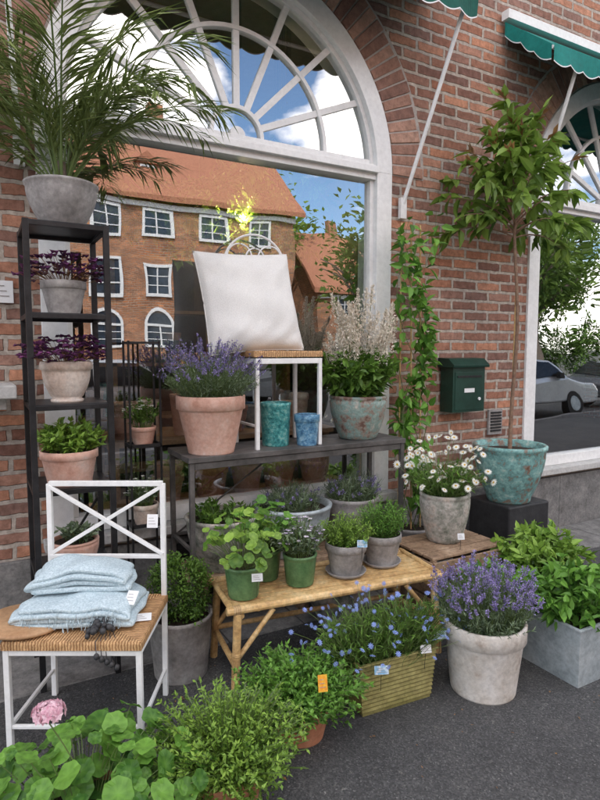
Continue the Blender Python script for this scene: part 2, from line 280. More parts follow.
def pot(par,kind,R,H,mat,rb=.68,soil=True,name='pot',S=44):
    mb=MB(); r=R*rb; t=max(.008,R*.07)
    if kind=='flower':
        pr=[(0,0),(r,0),(r*1.01,H*.02),(R*.93,H*.74),(R*.95,H*.76),(R,H*.77),(R,H*.985),(R*.985,H),(R-t,H),(R-t*1.15,H*.97),(R-t*1.2,H*.86)]
    elif kind=='round':
        pr=[(0,0),(r*.9,0),(r,H*.03)]+[(R*(rb+(1.02-rb)*math.sin(q*pi/2*1.0)),H*(.04+.84*q)) for q in np.linspace(.1,1,9)]+[(R*.985,H*.91),(R*1.03,H*.94),(R*1.03,H*.985),(R*1.0,H),(R-t*1.5,H),(R-t*1.7,H*.86)]
    elif kind=='plain':
        pr=[(0,0),(r,0),(r*1.02,H*.02),(R*.97,H*.93),(R,H*.945),(R,H*.99),(R-t*.3,H),(R-t,H),(R-t*1.1,H*.86)]
    elif kind=='bowl':
        pr=[(0,0),(r*.8,0),(r*.85,H*.03)]+[(R*(.6+.4*math.sin(q*pi/2)),H*(.05+.85*q)) for q in np.linspace(0.05,1,8)]+[(R*1.04,H*.93),(R*1.05,H*.98),(R,H),(R-t,H*.98),(R-t*1.3,H*.84)]
    elif kind=='urn':
        pr=[(0,0),(R*.62,0),(R*.64,H*.06),(R*.55,H*.1)]+[(R*(.6+.32*math.sin(q*pi/2)),H*(.12+.6*q)) for q in np.linspace(0.05,1,8)]+[(R*.93,H*.78),(R,H*.8),(R*1.02,H*.9),(R*.98,H*.98),(R-t,H),(R-t*1.2,H*.88)]
    elif kind=='ribbed':
        pr=[(0,0),(r,0),(r*1.02,H*.02)]
        for i in range(14):
            q=.03+.85*i/14; rr=r+(R-r)*q; pr+=[(rr,H*q),(rr+.0025,H*(q+.03))]
        pr+=[(R,H*.9),(R*1.03,H*.92),(R*1.03,H*.99),(R-t*.5,H),(R-t,H*.99),(R-t*1.1,H*.86)]
    lathe(mb,pr,S); build(mb,name,[mat],par,True)
    if soil:
        mb=MB(); lathe(mb,[(R-t*.9,H*.87),(R*.5,H*.89),(0.001,H*.9)],24); build(mb,'soil',[M['soil']],par)
def tag(x,y,z,rz=0,w=.05,h=.035,mat='card',tilt=-.25,stick=.08):
    e=root('price_tag',(x,y,z),rz); mb=MB(); box(mb,(0,0,0),(w,.0015,h)); build(mb,'card',[M[mat]],e,rot=(tilt,0,0))
    mb=MB()
    for k in range(3): bx(mb,-w*.36,w*(.1+.1*k),-.0016,-.0010,h*(.22-.22*k)-.0010,h*(.22-.22*k)+.0010)
    build(mb,'print',[M['greyclay']],e,rot=(tilt,0,0))
    if stick: mb=MB(); rod(mb,(0,.003,-h/2),(0,.012,-h/2-stick),.0012,S=5); build(mb,'stick',[M['black']],e)
# ------------------------------------------------------------ world, sun, camera
sc=bpy.context.scene; SE=math.radians(46); SR=math.radians(-25)
w=bpy.data.worlds.new('World'); sc.world=w; w.use_nodes=True; nt=w.node_tree; L=nt.links
sky=N(nt,'ShaderNodeTexSky',sky_type='NISHITA'); sky.sun_disc=False; sky.sun_elevation=SE; sky.sun_rotation=SR; sky.dust_density=.4; sky.air_density=1.0
tint=N(nt,'ShaderNodeMix',data_type='RGBA',blend_type='MULTIPLY'); tint.inputs[0].default_value=1; L.new(sky.outputs[0],tint.inputs[6]); tint.inputs[7].default_value=(1.9,2.1,2.25,1)
tc=N(nt,'ShaderNodeTexCoord'); mp=N(nt,'ShaderNodeMapping'); mp.inputs['Scale'].default_value=(1,1,2.0); L.new(tc.outputs['Generated'],mp.inputs[0])
n=N(nt,'ShaderNodeTexNoise'); n.inputs['Scale'].default_value=3.6; n.inputs['Detail'].default_value=7; n.inputs['Roughness'].default_value=.52; L.new(mp.outputs[0],n.inputs['Vector'])
r=ramp(nt,[(.47,(0,0,0)),(.58,(1,1,1))]); L.new(n.outputs[0],r.inputs[0])
mx=N(nt,'ShaderNodeMix',data_type='RGBA'); L.new(r.outputs[0],mx.inputs[0]); L.new(tint.outputs[2],mx.inputs[6]); mx.inputs[7].default_value=(34,31.6,29.4,1)
bg=nt.nodes['Background']; bg.inputs[1].default_value=.15; L.new(mx.outputs[2],bg.inputs[0])
ld=bpy.data.lights.new('sun','SUN'); ld.energy=5; ld.angle=math.radians(.5); ld.color=(1,.95,.87); lo=bpy.data.objects.new('sun',ld); sc.collection.objects.link(lo)
sd=Vector((math.sin(SR)*math.cos(SE),math.cos(SR)*math.cos(SE),math.sin(SE))); lo.rotation_euler=(-sd).to_track_quat('-Z','Y').to_euler(); lo.location=sd*60
cd=bpy.data.cameras.new('camera'); cam=bpy.data.objects.new('camera',cd); sc.collection.objects.link(cam); sc.camera=cam
cd.sensor_fit='VERTICAL'; cd.sensor_height=36; cd.lens=26.1; cd.clip_end=1500; cd.clip_start=.02
cam.location=(0,-3.29,1.55); cam.rotation_euler=(math.radians(90-4.9),0,math.radians(-29))
try:
    sc.view_settings.view_transform='Standard'; sc.view_settings.look='None'; sc.view_settings.exposure=0
except Exception: pass
# ------------------------------------------------------------ ground
mb=MB(); mb.add([[-400,-400,-.13],[400,-400,-.13],[400,400,-.13],[-400,400,-.13]],np.array([[0,1,2,3]])); build(mb,'ground',[M['ground']])
mb=MB(); bx(mb,-60,60,-5.6,0.35,-.2,0); build(mb,'pavement',[M['asphalt']])
mb=MB(); bx(mb,-60,60,-5.76,-5.6,-.2,.004); bx(mb,-60,60,-14.2,-14.05,-.2,.004); build(mb,'kerb',[M['stone']],bevel=.01)
mb=MB(); mb.add([[-60,-14.05,-.122],[60,-14.05,-.122],[60,-5.76,-.122],[-60,-5.76,-.122]],np.array([[0,1,2,3]])); build(mb,'road',[M['asphalt']])
mb=MB(); bx(mb,-60,60,-21.7,-14.2,-.2,0); build(mb,'far_pavement',[M['stone']])
mb=MB(); x=-8
while x<20:
    wd=U(.45,.7); bx(mb,x+.004,x+wd-.004,-.52,-.04,-.02,.004+U(0,.003)); x+=wd
build(mb,'paving_strip',[M['stone']],bevel=.003)
mb=MB(); n_=170; P=np.stack([U(.3,3.6,n_),U(-2.3,-.6,n_),np.full(n_,.006)],1); D=rdir(n_); D[:,2]=.05; leaves(mb,P,D,U(.006,.022,n_),U(.004,.010,n_),0,U(0,1,n_),up=np.array([0,0,1.])+rng.normal(0,.15,(n_,3)))
build(mb,'fallen_leaves',[LM['bronze']])
# ------------------------------------------------------------ shop building
shop=root('brick_shop_building')
HW=1.09; SZ=2.75; SB=.55; TOP=9.; CX=[1.415+3.64*k for k in(-1,0,1,2)]; X0,X1=-6.,12.5
mb=MB()
def q(*p,mi=0): mb.add(p,np.array([[0,1,2,3]]),mi)
for Y,mi in((0,0),(.34,1)):
    e=[X0]+[v for c in CX for v in(c-HW,c+HW)]+[X1]
    for a,b_ in zip(e[0::2],e[1::2]): q((a,Y,0),(b_,Y,0),(b_,Y,TOP),(a,Y,TOP),mi=mi)
    for c in CX:
        q((c-HW,Y,0),(c+HW,Y,0),(c+HW,Y,SB),(c-HW,Y,SB),mi=mi)
        th=np.linspace(pi,0,49)
        for t0,t1 in zip(th[:-1],th[1:]):
            xa,za,xb,zb=c+HW*math.cos(t0),SZ+HW*math.sin(t0),c+HW*math.cos(t1),SZ+HW*math.sin(t1)
            q((xa,Y,za),(xb,Y,zb),(xb,Y,TOP),(xa,Y,TOP),mi=mi)
            if Y==0: q((xa,0,za),(xb,0,zb),(xb,.34,zb),(xa,.34,za),mi=2)
        if Y==0:
            for sx in(-HW,HW): q((c+sx,0,SB),(c+sx,.34,SB),(c+sx,.34,SZ),(c+sx,0,SZ),mi=2)
            q((c-HW,0,SB),(c+HW,0,SB),(c+HW,.34,SB),(c-HW,.34,SB),mi=2)
build(mb,'front_wall',[M['brick'],M['room'],M['white']],shop)
mb=MB(); bx(mb,X0,X0+.3,.35,9,0,TOP); bx(mb,X1-.3,X1,.35,9,0,TOP); bx(mb,X0+.3,X1-.3,8.7,9,0,TOP); build(mb,'side_and_back_walls',[M['brick']],shop)
mb=MB(); v=[[X0-.3,-.4,TOP],[X1+.3,-.4,TOP],[X1+.3,9.4,TOP],[X0-.3,9.4,TOP],[X0-.3,4.5,TOP+3.5],[X1+.3,4.5,TOP+3.5]]
mb.add(v,[np.array([0,1,2,3]),np.array([0,1,5,4]),np.array([2,3,4,5]),np.array([0,4,3]),np.array([1,2,5])]); build(mb,'roof',[M['tile']],shop)
mb=MB(); bx(mb,X0+.3,X1-.3,.35,6,.0,.02); build(mb,'room_floor',[M['floorw']],shop)
mb=MB(); bx(mb,X0+.3,X1-.3,.35,6,4.2,4.3); bx(mb,X0+.3,X1-.3,5.2,5.3,.02,4.2); bx(mb,3.1,3.2,.35,5.2,.02,4.2); bx(mb,-.9,-.8,.35,5.2,.02,4.2); build(mb,'room_walls',[M['room']],shop)
mb=MB()
x=X0
while x<X1:
    bx(mb,x+.002,min(x+.8,X1)-.002,-.035,-.002,.0,.46); x+=.8
build(mb,'stone_plinth',[M['stone']],shop,bevel=.004)
mb=MB()
for c in CX: bx(mb,c-HW-.06,c+HW+.06,-.10,.10,.50,.552)
build(mb,'window_sills',[M['sill']],shop,bevel=.005)
mb=MB()
for c in CX:
    n_=52; ri,ro=HW+.045,HW+.30
    for i in range(n_):
        a0=pi*(i+.08+U(-.03,.03))/n_; a1=pi*(i+.92+U(-.03,.03))/n_; j=U(-.004,.004); ro_=ro+U(-.008,.008)
        V=[(c+r_*math.cos(a),y,SZ+r_*math.sin(a)) for y in(-.012+j,.0) for r_,a in((ri,a0),(ro_,a0),(ro_,a1),(ri,a1))]
        mb.add(V,np.array([[0,1,2,3],[0,4,5,1],[1,5,6,2],[2,6,7,3],[3,7,4,0]]),0,U(0,1))
build(mb,'brick_arches',[M['vous']],shop,bevel=.004)
mb=MB()
for c in CX:
    a=np.linspace(0,pi,65)
    V=np.concatenate([np.stack([c+r_*np.cos(a),0*a-.004,SZ+r_*np.sin(a)],1) for r_ in(HW+.02,HW+.32)])
    i=np.arange(64); mb.add(V,np.stack([i,i+1,i+66,i+65],1))
build(mb,'arch_mortar',[M['mortar']],shop)
def arcbar(mb,c,r0,r1,y0,y1,a0=0,a1=pi,n=48,mi=0):
    a=np.linspace(a0,a1,n+1); V=[]
    for (r_,y) in((r0,y0),(r1,y0),(r1,y1),(r0,y1)): V.append(np.stack([c[0]+r_*np.cos(a),0*a+y,c[1]+r_*np.sin(a)],1))
    V=np.concatenate(V); i=np.arange(n); m_=n+1
    F=[np.stack([i+k*m_,i+1+k*m_,i+1+((k+1)%4)*m_,i+((k+1)%4)*m_],1) for k in range(4)]
    mb.add(V,F,mi)
for c in CX:
    wn=root('arched_window'); wn.parent=shop
    mb=MB(); f=.095
    arcbar(mb,(c,SZ),HW-f,HW+.03,-.02,.10)
    arcbar(mb,(c,SZ),HW-f-.03,HW-f,.02,.085)
    for s in(-1,1):
        xx=c+s*(HW-f/2+.015); bx(mb,xx-(f+.03)/2,xx+(f+.03)/2,-.02,.10,SB+.004,SZ)
        xx=c+s*(HW-f-.015); bx(mb,xx-.015,xx+.015,.02,.085,SB+.09,SZ-.05)
    bx(mb,c-HW+f,c+HW-f,-.005,.095,SZ-.05,SZ+.05); bx(mb,c-HW+f,c+HW-f,-.04,-.008,SZ-.012,SZ+.03)
    bx(mb,c-HW+f,c+HW-f,.0,.09,SB+.004,SB+.09)
    bx(mb,c-HW+f+.03,c+HW-f-.03,.025,.08,SZ+.05,SZ+.085)
    hc=(c,SZ+.085); arcbar(mb,hc,.15,.175,.03,.075); arcbar(mb,hc,.60,.625,.03,.075)
    for k in range(1,8):
        a=pi*k/8; RR=HW-f-.02
        bq=.085*math.sin(a); Rr=-bq+math.sqrt(bq*bq-.085**2+RR*RR)
        bar(mb,(hc[0]+.17*math.cos(a),.0525,hc[1]+.17*math.sin(a)),(hc[0]+Rr*math.cos(a),.0525,hc[1]+Rr*math.sin(a)),.026,.04)
    arcbar(mb,hc,.0,.05,.03,.075)
    fixn(build(mb,'frame',[M['white']],wn,bevel=.003))
    mb=MB(); rg=HW-f
    th=np.linspace(0,pi,41); V=[(c+rg*math.cos(t),.055,SZ+rg*math.sin(t)) for t in th]+[(c-rg,.055,SB+.08),(c+rg,.055,SB+.08)]
    mb.add(V,[np.arange(len(V))]); build(mb,'glass',[M['glass']],wn)
g=root('cellar_grate'); mb=MB(); bx(mb,.95,1.95,-.05,-.037,.08,.42,1)
for i in range(9): rod(mb,(.96,-.075,.10+.037*i),(1.94,-.075,.10+.037*i),.006)
for x in(.96,1.45,1.94): bar(mb,(x,-.075,.07),(x,-.075,.43),.016)
build(mb,'grate_bars',[M['black'],M['box_black']],g)
e=root('wall_sign',(.10,-.02,1.84)); mb=MB(); box(mb,(0,0,0),(.14,.012,.11)); build(mb,'board',[M['card']],e,bevel=.002); mb=MB()
for k in range(3): bx(mb,-.05,.03+.01*k,-.0085,-.0065,.027-.025*k,.031-.025*k)
build(mb,'lettering',[M['greyclay']],e)
e=root('stone_ledge',(-.10,-.20,1.33)); mb=MB(); box(mb,(0,0,.03),(.5,.32,.06)); box(mb,(0,.04,-.03),(.42,.22,.055)); build(mb,'ledge',[M['sill']],e,bevel=.006)
# ------------------------------------------------------------ awnings
def awning(xa,xb,mat,z0=4.12,z1=3.72,yf=-.46,arms=()):
    e=root('awning'); mb=MB(); 
    V=[(xa,-.03,z0),(xb,-.03,z0),(xb,yf,z1),(xa,yf,z1)]; V=V+[(a,b_,c_-.006) for a,b_,c_ in V]
    mb.add(V,np.array([[0,1,2,3],[4,5,6,7],[0,1,5,4],[1,2,6,5],[2,3,7,6],[3,0,4,7]]))
    def scallop(p0,p1,h,n=14):
        p0=np.array(p0,float);p1=np.array(p1,float); m_=n*8; t=np.linspace(0,1,m_+1)[:,None]; P=p0*(1-t)+p1*t
        d=h*(.80+.20*np.abs(np.sin(t[:,0]*n*pi))); Q=P.copy(); Q[:,2]-=d; Q[:,1]-=.012*np.sin(t[:,0]*n*2.1); i=np.arange(m_)
        mb.add(np.concatenate([P,Q]),np.stack([i,i+1,i+m_+2,i+m_+1],1)); 
        W_=Q.copy(); W_[:,2]-=.008; mb.add(np.concatenate([Q,W_]),np.stack([i,i+1,i+m_+2,i+m_+1],1),1)
    scallop((xa,yf-.018,z1),(xb,yf-.018,z1),.14,int((xb-xa)/.16))
    for x in(xa-.003,xb+.003): scallop((x,-.04,z0),(x,yf,z1),.12,3)
    build(mb,'canvas',[mat,M['card']],e)
    mb=MB(); rod(mb,(xa,yf,z1-.02),(xb,yf,z1-.02),.014); bx(mb,xa-.02,xb+.02,-.09,-.022,z0+.005,z0+.07)
    for x,x2 in arms: rod(mb,(x,yf,z1-.02),(x2,-.03,2.55),.014); box(mb,(x2,-.03,2.53),(.05,.03,.14))
    build(mb,'frame',[M['white']],e)
awning(.05,2.84,M['green_cloth'],z0=4.15,z1=3.76,arms=((.15,.22),(2.76,2.62))); awning(3.56,6.7,M['teal_cloth'],z0=4.0,z1=3.66,arms=((3.86,3.90),(6.5,6.4)))
# ------------------------------------------------------------ mailbox + vent
e=root('mailbox',(3.17,0,1.09)); mb=MB()
box(mb,(0,-.085,.17),(.32,.13,.33)); 
V=[]; 
for x in(-.18,.18):
    for y,z in((-.01,.335),(-.175,.335),(-.178,.352),(-.12,.40),(-.01,.405)): V.append((x,y,z))
mb.add(V,[np.array([0,1,2,3,4]),np.array([5,6,7,8,9])]+[np.array([i,(i+1)%5,(i+1)%5+5,i+5]) for i in range(5)])
bx(mb,-.14,.14,-.1535,-.1502,.02,.30,0); fixn(build(mb,'body',[M['mailgreen']],e,bevel=.008))
mb=MB(); bx(mb,-.12,.12,-.158,-.1545,.26,.275,0); bx(mb,-.05,.05,-.157,-.1545,.15,.18,1); rod(mb,(.1,-.154,.1),(.1,-.162,.1),.012,1); build(mb,'slot_and_label',[M['black'],M['card']],e)
e=root('wall_vent',(3.60,0,.98)); mb=MB(); bx(mb,-.075,.075,-.02,-.003,-.1,.1)
for i in range(7): bx(mb,-.058,.058,-.028,-.021,-.075+.024*i,-.062+.024*i,1)
build(mb,'vent',[M['greyclay'],M['black']],e)
# ------------------------------------------------------------ tall shelf and its plants
e=root('metal_shelf'); mb=MB(); xa,xb,ya,yb=.20,.53,-.52,-.18
LV=[.52,.925,1.31,1.715,2.11]
for x in(xa,xb):
    for y in(ya,yb): bar(mb,(x,y,0),(x,y,2.11),.026)
for z in LV:
    for a,b_ in(((xa,ya),(xb,ya)),((xb,ya),(xb,yb)),((xb,yb),(xa,yb)),((xa,yb),(xa,ya))): bar(mb,(*a,z-.015),(*b_,z-.015),.022)
    bx(mb,xa,xb,ya,yb,z-.010,z)
bar(mb,(xa,yb+.01,.3),(xb,yb+.01,.8),.012); build(mb,'frame',[M['black']],e,bevel=.002)
SX,SY=.37,-.36
def palm(mb,n,LR,z=0):
    for i in range(n):
        a=i*2.399+U(-.3,.3); el=U(.75,1.5); ln=LR*U(.7,1.15); K=16; t=np.linspace(0,1,K)
        o=np.array([math.cos(a),math.sin(a),0]); ang=el-t*t*U(.6,1.6)-t*.25
        st=(np.cos(ang)[:,None]*o+np.sin(ang)[:,None]*np.array([0,0,1.]))*ln/K
        P=np.cumsum(st,0); P=P-P[0]+np.array([0,0,z])+o*.015
        P[:,1]=np.minimum(P[:,1],.28)
        tubes(mb,P,np.linspace(.006,.0015,K),4,1,.6)
        m_=36; q_,T,tt=along(P[None],m_,.2,1.); sd=np.cross(T,np.array([0,0,1.])); sd=norm(sd)*np.where(U(0,1,(m_,1))>.5,1,-1); fs=rng.normal(.55,.15)
        for rep in(0,1):
            D=sd*(1 if rep else -1)*.75+T*.8+np.array([0,0,-.02])+rng.normal(0,.12,(m_,3))
            Lf=.25*ln*(1-.55*np.abs(tt-.5))*U(.8,1.1,m_)
            leaves(mb,q_,D,Lf,.012,0,fs+rng.normal(0,.2,m_),fold=.1,droop=.25,up=np.array([0,0,1.])+rng.normal(0,.2,(m_,3)))
e=root('potted_palm',(SX,SY,2.11)); pot(e,'bowl',.155,.2,M['greyclay']); mb=MB(); palm(mb,23,1.0,.17)
tubes(mb,[[0,0,.15],[.0,0,.3]],[.035,.02],8,2); build(mb,'foliage',[LM['palm'],LM['stem'],M['bark']],e)
def triLeaves(mb,P,R,mi,shade):
    for k in range(3):
        a=k*2.094+U(0,6,1); D=np.stack([np.cos(a+0*P[:,0]),np.sin(a+0*P[:,0]),0*P[:,0]-.15],1); leaves(mb,P,D,R,R*1.1,mi,shade,up=np.array([0,0,1.])+rng.normal(0,.2,P.shape))
for z in(1.715,1.31):
    k='greyclay' if z>1.5 else 'cream'
    e=root('potted_oxalis',(SX-.01,SY-.03,z)); H=.15 if z>1.5 else .19; R=.10 if z>1.5 else .115
    pot(e,'flower' if z>1.5 else 'urn',R,H,M[k]); mb=MB(); P,o,rr=stems(110,.05,.15,.17,.7,.3); P[...,2]+=H*.85; tubes(mb,P,.001,3,1,.4)
    triLeaves(mb,P[:,-1],.032,0,np.clip(rng.normal(.5,.3,110),0,1)); build(mb,'foliage',[LM['ox'],LM['bronze']],e)
e=root('potted_herb',(SX-.01,SY-.03,.925)); pot(e,'flower',.13,.16,M['terra'],.75); mb=MB(); sprigs(mb,75,.08,.07,.18,15,.045,.02,0,1,c=(0,0,.13),hv=.5); build(mb,'foliage',[LM['lime'],LM['stem']],e)
e=root('potted_seedling',(SX,SY-.03,.52)); pot(e,'round',.11,.13,M['terra'],.75); mb=MB(); sprigs(mb,30,.06,.05,.1,10,.035,.02,0,1,c=(0,0,.11)); build(mb,'foliage',[LM['sage'],LM['stem']],e)
e=root('plant_stand'); mb=MB()
for x in(.68,.84):
    for y in(-.24,-.12): bar(mb,(x,y,0),(x,y,1.6),.010)
for z in(.62,1.05,1.59):
    for a,b_ in(((.68,-.24),(.84,-.24)),((.84,-.24),(.84,-.12)),((.84,-.12),(.68,-.12)),((.68,-.12),(.68,-.24))): bar(mb,(*a,z),(*b_,z),.010)
bx(mb,.675,.845,-.245,-.115,.607,.614); bx(mb,.675,.845,-.245,-.115,1.037,1.044)
build(mb,'frame',[M['black']],e)
def pots_small(name,loc,R,H,mat,lm,fl):
    e=root(name,loc); pot(e,'flower',R,H,M[mat]); mb=MB(); P=sprigs(mb,45,R*.6,.06,.17,10,.03,.014,0,1,c=(0,0,H*.85)); t_=P[::2,-1]
    for k in range(5):
        a=k*1.257; D=np.stack([np.cos(a)+0*t_[:,0],np.sin(a)+0*t_[:,0],.3+0*t_[:,0]],1); leaves(mb,t_,D,.013,.011,2,.7)
    build(mb,'foliage',[LM[lm],LM['stem'],LM[fl]],e)
pots_small('potted_white_flowers',(.76,-.18,.614),.075,.11,'cream','sage','white'); pots_small('potted_white_flowers',(.76,-.18,1.044),.07,.1,'terra','green','white')
# ------------------------------------------------------------ lavender generator
def lavender(mb,n,r0,spread,h,z,fl=True,full=1.):
    P=sprigs(mb,int(n*1.5),r0,spread*.8,h*.68,int(16*full),.032,.0048,0,1,c=(0,0,z),t0=.05,bend=.4,rs=.001,hv=.5)
    P,o,rr=stems(n,r0,spread,h,.4,.35); P[...,2]+=z; tubes(mb,P,.0011,3,1,.5)
    if fl:
        Q,T,t=along(P,18,.82,1.0); Q=Q+rng.normal(0,.0033,Q.shape); leaves(mb,Q,T*.8+rdir(len(Q))*.8,.011,.008,2,np.repeat(rng.normal(.5,.2,n),18)+rng.normal(0,.2,len(Q)))
LAVM=[LM['sage'],LM['stem'],LM['lav']]
# ------------------------------------------------------------ console table
e=root('console_table'); mb=MB(); xa,xb,ya,yb,z=.92,2.33,-.46,-.08,1.0
for i in range(3): bx(mb,xa,xb,ya+i*.127+.002,ya+(i+1)*.127-.002,z-.03,z)
build(mb,'top',[M['darktop']],e,bevel=.003); mb=MB()
for x in(xa+.02,xb-.02):
    for y in(ya+.02,yb-.02): bar(mb,(x,y,0),(x,y,z-.031),.026)
    bar(mb,(x,ya+.035,.5),(x,yb-.035,.5),.018)
for y in(ya+.02,yb-.02): bar(mb,(xa+.035,y,z-.05),(xb-.035,y,z-.05),.02,.034)
bar(mb,(xa+.035,yb-.02,.5),(xb-.035,yb-.02,.5),.018); bar(mb,(xa+.035,yb-.02,.5),(1.6,yb-.02,.92),.01)
build(mb,'frame',[M['darktop']],e,bevel=.002)
e=root('potted_lavender',(1.09,-.33,1.0)); pot(e,'flower',.185,.31,M['terra'],.66); mb=MB(); lavender(mb,210,.13,.17,.36,.27); build(mb,'foliage',LAVM,e)
e=root('teal_planter',(1.50,-.29,1.0)); pot(e,'plain',.09,.25,M['teal'],.85)
e=root('blue_pot',(1.665,-.37,1.0)); pot(e,'flower',.075,.18,M['blue'],.75)
e=root('potted_astilbe',(2.08,-.29,1.0)); pot(e,'round',.175,.27,M['verdi2'],.68); mb=MB()
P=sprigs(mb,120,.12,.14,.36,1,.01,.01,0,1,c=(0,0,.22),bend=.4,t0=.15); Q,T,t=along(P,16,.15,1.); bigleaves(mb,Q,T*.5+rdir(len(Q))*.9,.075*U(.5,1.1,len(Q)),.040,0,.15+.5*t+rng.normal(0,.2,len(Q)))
P,o,rr=stems(32,.07,.15,.78,.35,.3); P[...,2]+=.22; tubes(mb,P,.0022,3,1,.5)
Q,T,t=along(P,280,.56,1.0); wd=(1.03-t)*.18; Q=Q+rdir(len(Q))*wd[:,None]*U(0,1,(len(Q),1)); leaves(mb,Q,T+rdir(len(Q))*.7,.018,.009,2,rng.normal(.6,.25,len(Q)))
build(mb,'foliage',[LM['green'],LM['stem'],LM['cream']],e)
# ------------------------------------------------------------ display chair on the table
def rushseat(par,w,d,z):
    mb=MB(); c=(0,0,z+.006)
    A=[(-w/2,-d/2),(w/2,-d/2),(w/2,d/2),(-w/2,d/2)]
    for i in range(4):
        a,b_=A[i],A[(i+1)%4]; mi=0 if i%2==0 else 1
        mb.add([(a[0],a[1],z+.012),(b_[0],b_[1],z+.012),c],[np.array([0,1,2])],mi)
        mb.add([(a[0],a[1],z+.012),(b_[0],b_[1],z+.012),(b_[0]*1.015,b_[1]*1.015,z+.002),(a[0]*1.015,a[1]*1.015,z+.002),(b_[0]*1.012,b_[1]*1.012,z-.022),(a[0]*1.012,a[1]*1.012,z-.022)],[np.array([0,1,2,3]),np.array([3,2,4,5])],mi)
    mb.add([(*a,z-.022) for a in A],[np.array([0,1,2,3])],0)
    build(mb,'woven_seat',[M['rushX'],M['rushY']],par)
e=root('display_chair',(1.535,-.235,1.0)); mb=MB()
for x in(-.2,.2):
    bar(mb,(x,-.16,0),(x,-.16,.505),.022); bar(mb,(x,.14,0),(x,.14,.505),.022); bar(mb,(x,-.15,.13),(x,.13,.13),.014); bar(mb,(x,-.148,.49),(x,.13,.49),.018,.03)
bar(mb,(-.19,-.16,.49),(.19,-.16,.49),.018,.03); bar(mb,(-.19,.14,.49),(.19,.14,.49),.018,.03)
build(mb,'frame',[M['white']],e,bevel=.002)
rushseat(e,.43,.33,.535)
mb=MB()
for x in(-.2,.2): rod(mb,(x,.145,.52),(x,.185,1.05),.007)
a=np.linspace(0,pi,24); tubes(mb,np.stack([-.0+.2*np.cos(a),.185+0*a,1.05+.19*np.sin(a)],1),.007,6)
for cx_,r_ in((-.1,.08),(.1,.08),(0,.06)):
    a=np.linspace(0,2*pi,28); tubes(mb,np.stack([cx_+r_*np.cos(a),.184+0*a,1.10+r_*np.sin(a)],1),.005,6)
for k in range(5): rod(mb,(-.13+.065*k,.15,.52),(-.13+.065*k,.183,1.08),.004)
build(mb,'wire_back',[M['white']],e,loc=(-.05,0,0))
def pillow(name,loc,rot,S_=.5,th=.085):
    e=root(name,loc); n_=44; mb=MB(); g_=np.linspace(-1,1,n_+1); u,v=np.meshgrid(g_,g_)
    prof=((1-np.abs(u)**3)*(1-np.abs(v)**3))**.5; ex=.05
    X=S_/2*u*(1-ex*(1-v**2)*1.0); Z=S_/2*v*(1-ex*(1-u**2))-.012*(1-np.abs(v))*np.cos(u*1.5)
    wr=.010*np.sin(u*5+v*4)*np.sin(v*4-u*3)+.007*np.sin(u*12-v*8+2*np.sin(v*4))*(.3+np.abs(u*v))+.005*np.sin((u+v)*18)*(u*v)**2+.004*np.sin(v*9+u*3)*np.abs(v)
    for s in(1,-1):
        Y=s*th*prof*(1-.18*v)+wr*prof
        i=np.arange(n_)[:,None]*(n_+1)+np.arange(n_)[None]; i=i.reshape(-1); mb.add(np.stack([X,Y,Z],-1),np.stack([i,i+1,i+n_+2,i+n_+1],1))
    ed=np.concatenate([np.stack([X[0],0*X[0],Z[0]],1),np.stack([X[1:,-1],0*X[1:,-1],Z[1:,-1]],1),np.stack([X[-1,::-1],0*X[-1],Z[-1,::-1]],1)[1:],np.stack([X[::-1,0],0*X[:,0],Z[::-1,0]],1)[1:]]); tubes(mb,ed,.0035,5)
    return build(mb,'cushion_cover',[M['linen']],e,True,rot=rot)
pillow('cushion',(1.385,-.20,1.825),(math.radians(-15),math.radians(-3),math.radians(2)),.60)
# ------------------------------------------------------------ bamboo bench
def bamboo(mb,a,b_,r,mi=0,nd=.13):
    a=np.array(a,float); b_=np.array(b_,float); ln=np.linalg.norm(b_-a); k=max(1,int(ln/nd)); ts=[0]; rs=[r]
    for i in range(1,k): t=i/k+U(-.02,.02); ts+=[t-.008/ln,t-.003/ln,t,t+.003/ln,t+.008/ln]; rs+=[r,r*1.12,r*1.02,r*1.12,r]
    ts.append(1); rs.append(r); t=np.array(ts)[:,None]; P=a*(1-t)+b_*t+0
    S=10; T=norm((b_-a)[None])[0]; ref=np.array([1.,0,0]) if abs(T[2])>.8 else np.array([0,0,1.]); u=norm(np.cross(T,ref)[None])[0]; v=np.cross(T,u)
    an=np.arange(S)/S*2*pi; R=np.array(rs)[:,None,None]; V=P[:,None,:]+R*(np.cos(an)[:,None]*u+np.sin(an)[:,None]*v)[None]
    K=len(ts); bb=np.arange(K-1)[:,None]*S; s0=np.arange(S)[None]; s1=(s0+1)%S
    mb.add(V,[np.stack([bb+s0,bb+s1,bb+S+s1,bb+S+s0],-1).reshape(-1,4),np.arange(S)[::-1],np.arange(S)+(K-1)*S],mi)
brz=math.atan2(-.13,1.09)
e=root('bamboo_bench',(1.50,-.865,0),brz); mb=MB(); w2,d2,z=.55,.18,.40
for y in(-d2,d2): bamboo(mb,(-w2-.02,y,z),(w2+.02,y,z),.019)
for x in(-w2+.05,w2-.05): bamboo(mb,(x,-d2+.01,z-.035),(x,d2-.01,z-.035),.016)
for i in range(8): 
    bx(mb,-w2+.01,w2-.01,-d2+.024+i*.0425,-d2+.024+i*.0425+.034,z-.002+U(0,.003),z+.010+U(0,.003))
for x in(-w2,w2): bamboo(mb,(x+.0,-d2-.01,z+.012),(x,d2+.01,z+.012),.014)
